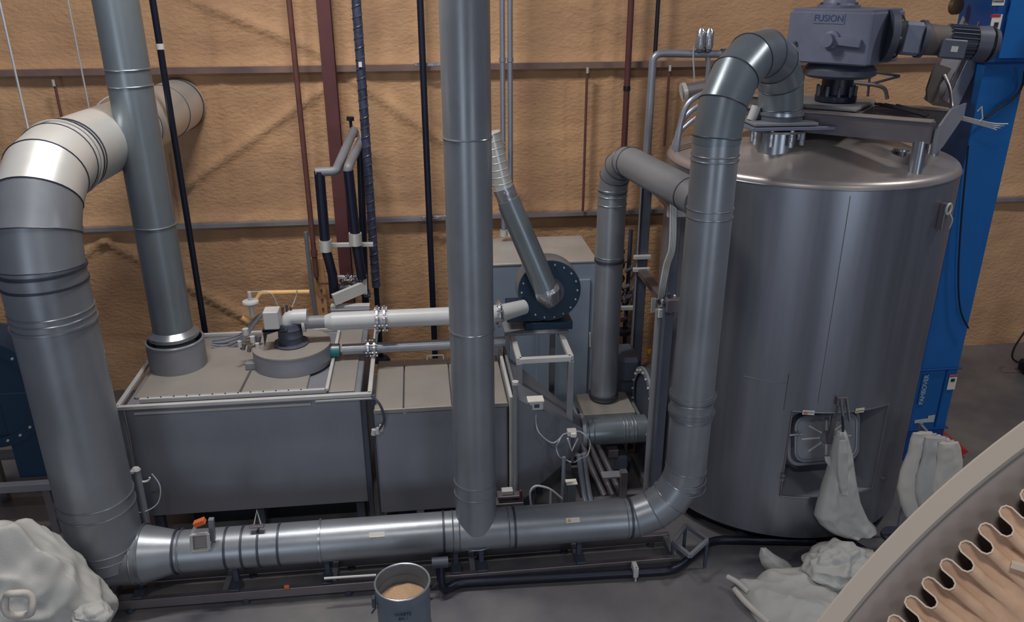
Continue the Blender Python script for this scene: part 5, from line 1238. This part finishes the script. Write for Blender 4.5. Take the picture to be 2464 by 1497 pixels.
for i in range(7):
    dx = i*10.5; s = i/6
    rows = [(py+4*i, xl+dx+(py-1040)*.03*i, xl+dx+26+(xr-xl)*.62+(py-1040)*.14*s+4) for py, xl, xr in rowsb]
    single('folded_sack', hanging(rows, YB+.045*(i % 3)-.02*i, .045, 1.3*i, 3, .18, 30), M['sack' if i % 2 else 'sackd'],
           ['leftmost of the white folded sacks hanging together in front of the blue elevator', 'second from left of the folded sacks by the blue elevator', 'third from left of the folded sacks by the blue elevator', 'middle one of the folded sacks by the blue elevator', 'third from right of the folded sacks by the blue elevator', 'second from right of the folded sacks by the blue elevator', 'rightmost of the folded sacks by the blue elevator'][i], 'sack', 'folded sacks hanging by the blue elevator')
qh = at(2240, 1044, Y=6.62)
t = thing('sack_stand', 'thin grey stand with a hook bar carrying the folded sacks', 'stand', (qh.x, 6.78, 0))
obj('stand_pole', MB().cyl((qh.x, 6.80, 0), (qh.x, 6.80, qh.z+.02), .022, seg=10), M['grey'], t)
obj('hook_bar', MB().beam((qh.x-.16, 6.62, qh.z-.02), (qh.x+.20, 6.62, qh.z-.06), .03, .025), M['grey'], t)
obj('bar_arm', MB().beam((qh.x, 6.80, qh.z-.0), (qh.x, 6.60, qh.z-.03), .03, .03), M['grey'], t)
obj('stand_foot', MB().cyl((qh.x, 6.80, 0), (qh.x, 6.80, .03), .16, seg=20), M['dgrey'], t)
# sacks on the floor
fl = lambda L_, z=.03: [at(x, y, Z=z) for x, y in L_]
single('flat_sack', lying(fl([(1765, 1405), (1800, 1412), (1828, 1385), (1870, 1368), (1930, 1372), (1975, 1385), (2005, 1420), (2030, 1460), (2040, 1500), (1990, 1540), (1900, 1550), (1830, 1500), (1790, 1440)]), at(1925, 1450, Z=.04), .02, .15, 2, fold=.06, sc=2.4),
       M['sack'], 'large flat empty white sack spread on the floor in front of the tank', 'sack')
sk = bpy.data.objects['flat_sack']; ROOT['flat_sack'] = V(sk.location)
obj('sack_ear', hanging([(1318, 1830, 1842), (1335, 1826, 1862), (1355, 1832, 1895), (1375, 1846, 1915), (1388, 1860, 1920)], 6.42, .06, 2, 3, .15, 30), M['sack'], sk)
obj('tie_strap', MB().tube(smoothpath([at(1750, 1388, Z=.12), at(1775, 1402, Z=.12), at(1800, 1425, Z=.10)]), .028, 8), M['sack'], sk)
obj('folded_edge', MB().tube(smoothpath([at(1768, 1418, Z=.05), at(1785, 1440, Z=.06), at(1810, 1465, Z=.06), at(1850, 1500, Z=.06)]), .030, 8), M['sackd'], sk)
bq = at(2012, 1368, Z=.20)
single('crumpled_sack', blob((bq.x, bq.y, .20), (.35, .28, .28), 4, .22, 2.0, 5, .02, .6), M['sack'], 'crumpled ball of white sack on the floor behind the flat sack', 'sack')
bq = at(2060, 1350, Z=.12)
single('small_crumpled_sack', blob((bq.x+.05, bq.y, .10), (.24, .18, .13), 9, .22, 2.2, 4, .02), M['sackd'], 'small crumpled white sack right of the larger crumpled ball', 'sack')
bq = at(85, 1420, Y=5.75)
bigm = blob((bq.x-.20, 5.85, .66), (.72, .54, .94), 12, .13, 2.2, 6, .02, .4)
single('bulk_sack', bigm, M['sack'], 'big bulging white bulk sack at the lower left corner', 'sack')
bsk = bpy.data.objects['bulk_sack']; ROOT['bulk_sack'] = V(bsk.location)
cc = at(48, 1450, Y=5.28)
obj('tied_mouth', MB().tube([cc+V(.10*math.cos(a), -.02+.02*math.sin(3*a), .12*math.sin(a)) for a in [k*2*PI/24 for k in range(24)]], .028, 8, True), M['sackd'], bsk)
obj('sack_corner', blob(at(225, 1480, Y=5.5), (.16, .14, .10), 3, .2, 3, 4), M['sack'], bsk)

# ------------------------------------------------------------------ pleated filter ring in the near foreground
FD = 1.9
def rdir(px, py): return (RT*((px-1232)/FPX)+UPV*((748.5-py)/FPX)+FW).normalized()
d0 = rdir(2207, 1224); p0 = V(0, 0, CAMH)+d0*FD
e0_ = RT*.745-UPV*.667; e0_ = (e0_-d0*e0_.dot(d0)).normalized()
fn = (-d0-e0_*.10).normalized(); e0_ = (e0_-fn*e0_.dot(fn)).normalized()
k_ = FD/FPX*.85
R1 = 2600*k_; R0 = 2553*k_; RP = 2457*k_
cF = p0+e0_*R1
t = thing('pleated_filter', 'huge round pleated filter element with beige rim in the lower right foreground', 'filter', (cF.x, cF.y, 0))
obj('rim', MB().lathe(cF, fn, [(R0, -.05), (R1-.012, -.05), (R1, -.04), (R1, -.004), (R1-.004, 0), (R0, .0), (R0-.004, -.02)], 260), M['rim'], t)
obj('frame_face', MB().lathe(cF, fn, [(RP-.03, -.135), (RP+.032, -.075), (R0+.002, -.03), (R0+.002, -.05), (RP-.03, -.15)], 260), M['gasket'], t)
u_, v_, d_ = frame(fn)
NP = 246
def wave(z, off=0, amp=.024, n=12, fade=1):
    P = []
    for i in range(NP*n):
        a = 2*PI*i/(NP*n); ph = NP*a
        r = RP+off+amp*math.sin(ph); aa_ = a-.0026*fade*math.sin(2*ph)
        P.append(cF+(u_*math.cos(aa_)+v_*math.sin(aa_))*r+fn*z)
    return P
mb = MB(); W = [mb.ringface(wave(*q)) for q in [(-.045, 0, .024), (-.075, -.035, .024), (-.10, -.08, .020, 12, .8), (-.105, -.11, .014, 12, .4), (-.115, -.15, .008, 12, 0), (-.125, -.20, .004, 12, 0)]]
for q in range(len(W)-1): mb.strip(W[q], W[q+1])
obj('pleated_media', mb, M['media'], t, angle=1.2)
obj('pleat_edge', MB().tube(wave(-.043), .0022, 5, True), M['medged'], t)
obj('core_cloth', MB().lathe(cF, fn, [(0, -.05), (RP-.22, -.07), (RP-.14, -.120)], 200), M['fabric'], t)
mb = MB()
for i in range(52):
    a = 2*PI*i/52; mb2 = MB().beam(cF+(u_*math.cos(a)+v_*math.sin(a))*(RP-.06)+fn*-.06, cF+(u_*math.cos(a+.07)+v_*math.sin(a+.07))*(RP-.26)+fn*-.09, .010, .012)
    obj('stiffener', mb2, M['medged'], t)
obj('back_plate', MB().lathe(cF, fn, [(0, -.25), (R0-.05, -.22), (R0-.05, -.18), (0, -.20)], 120), M['gasket'], t)
obj('stand', MB().beam(cF+fn*-.2, V(cF.x-fn.x*.2, cF.y-fn.y*.2, 0), .2, .2), M['dgrey'], t)
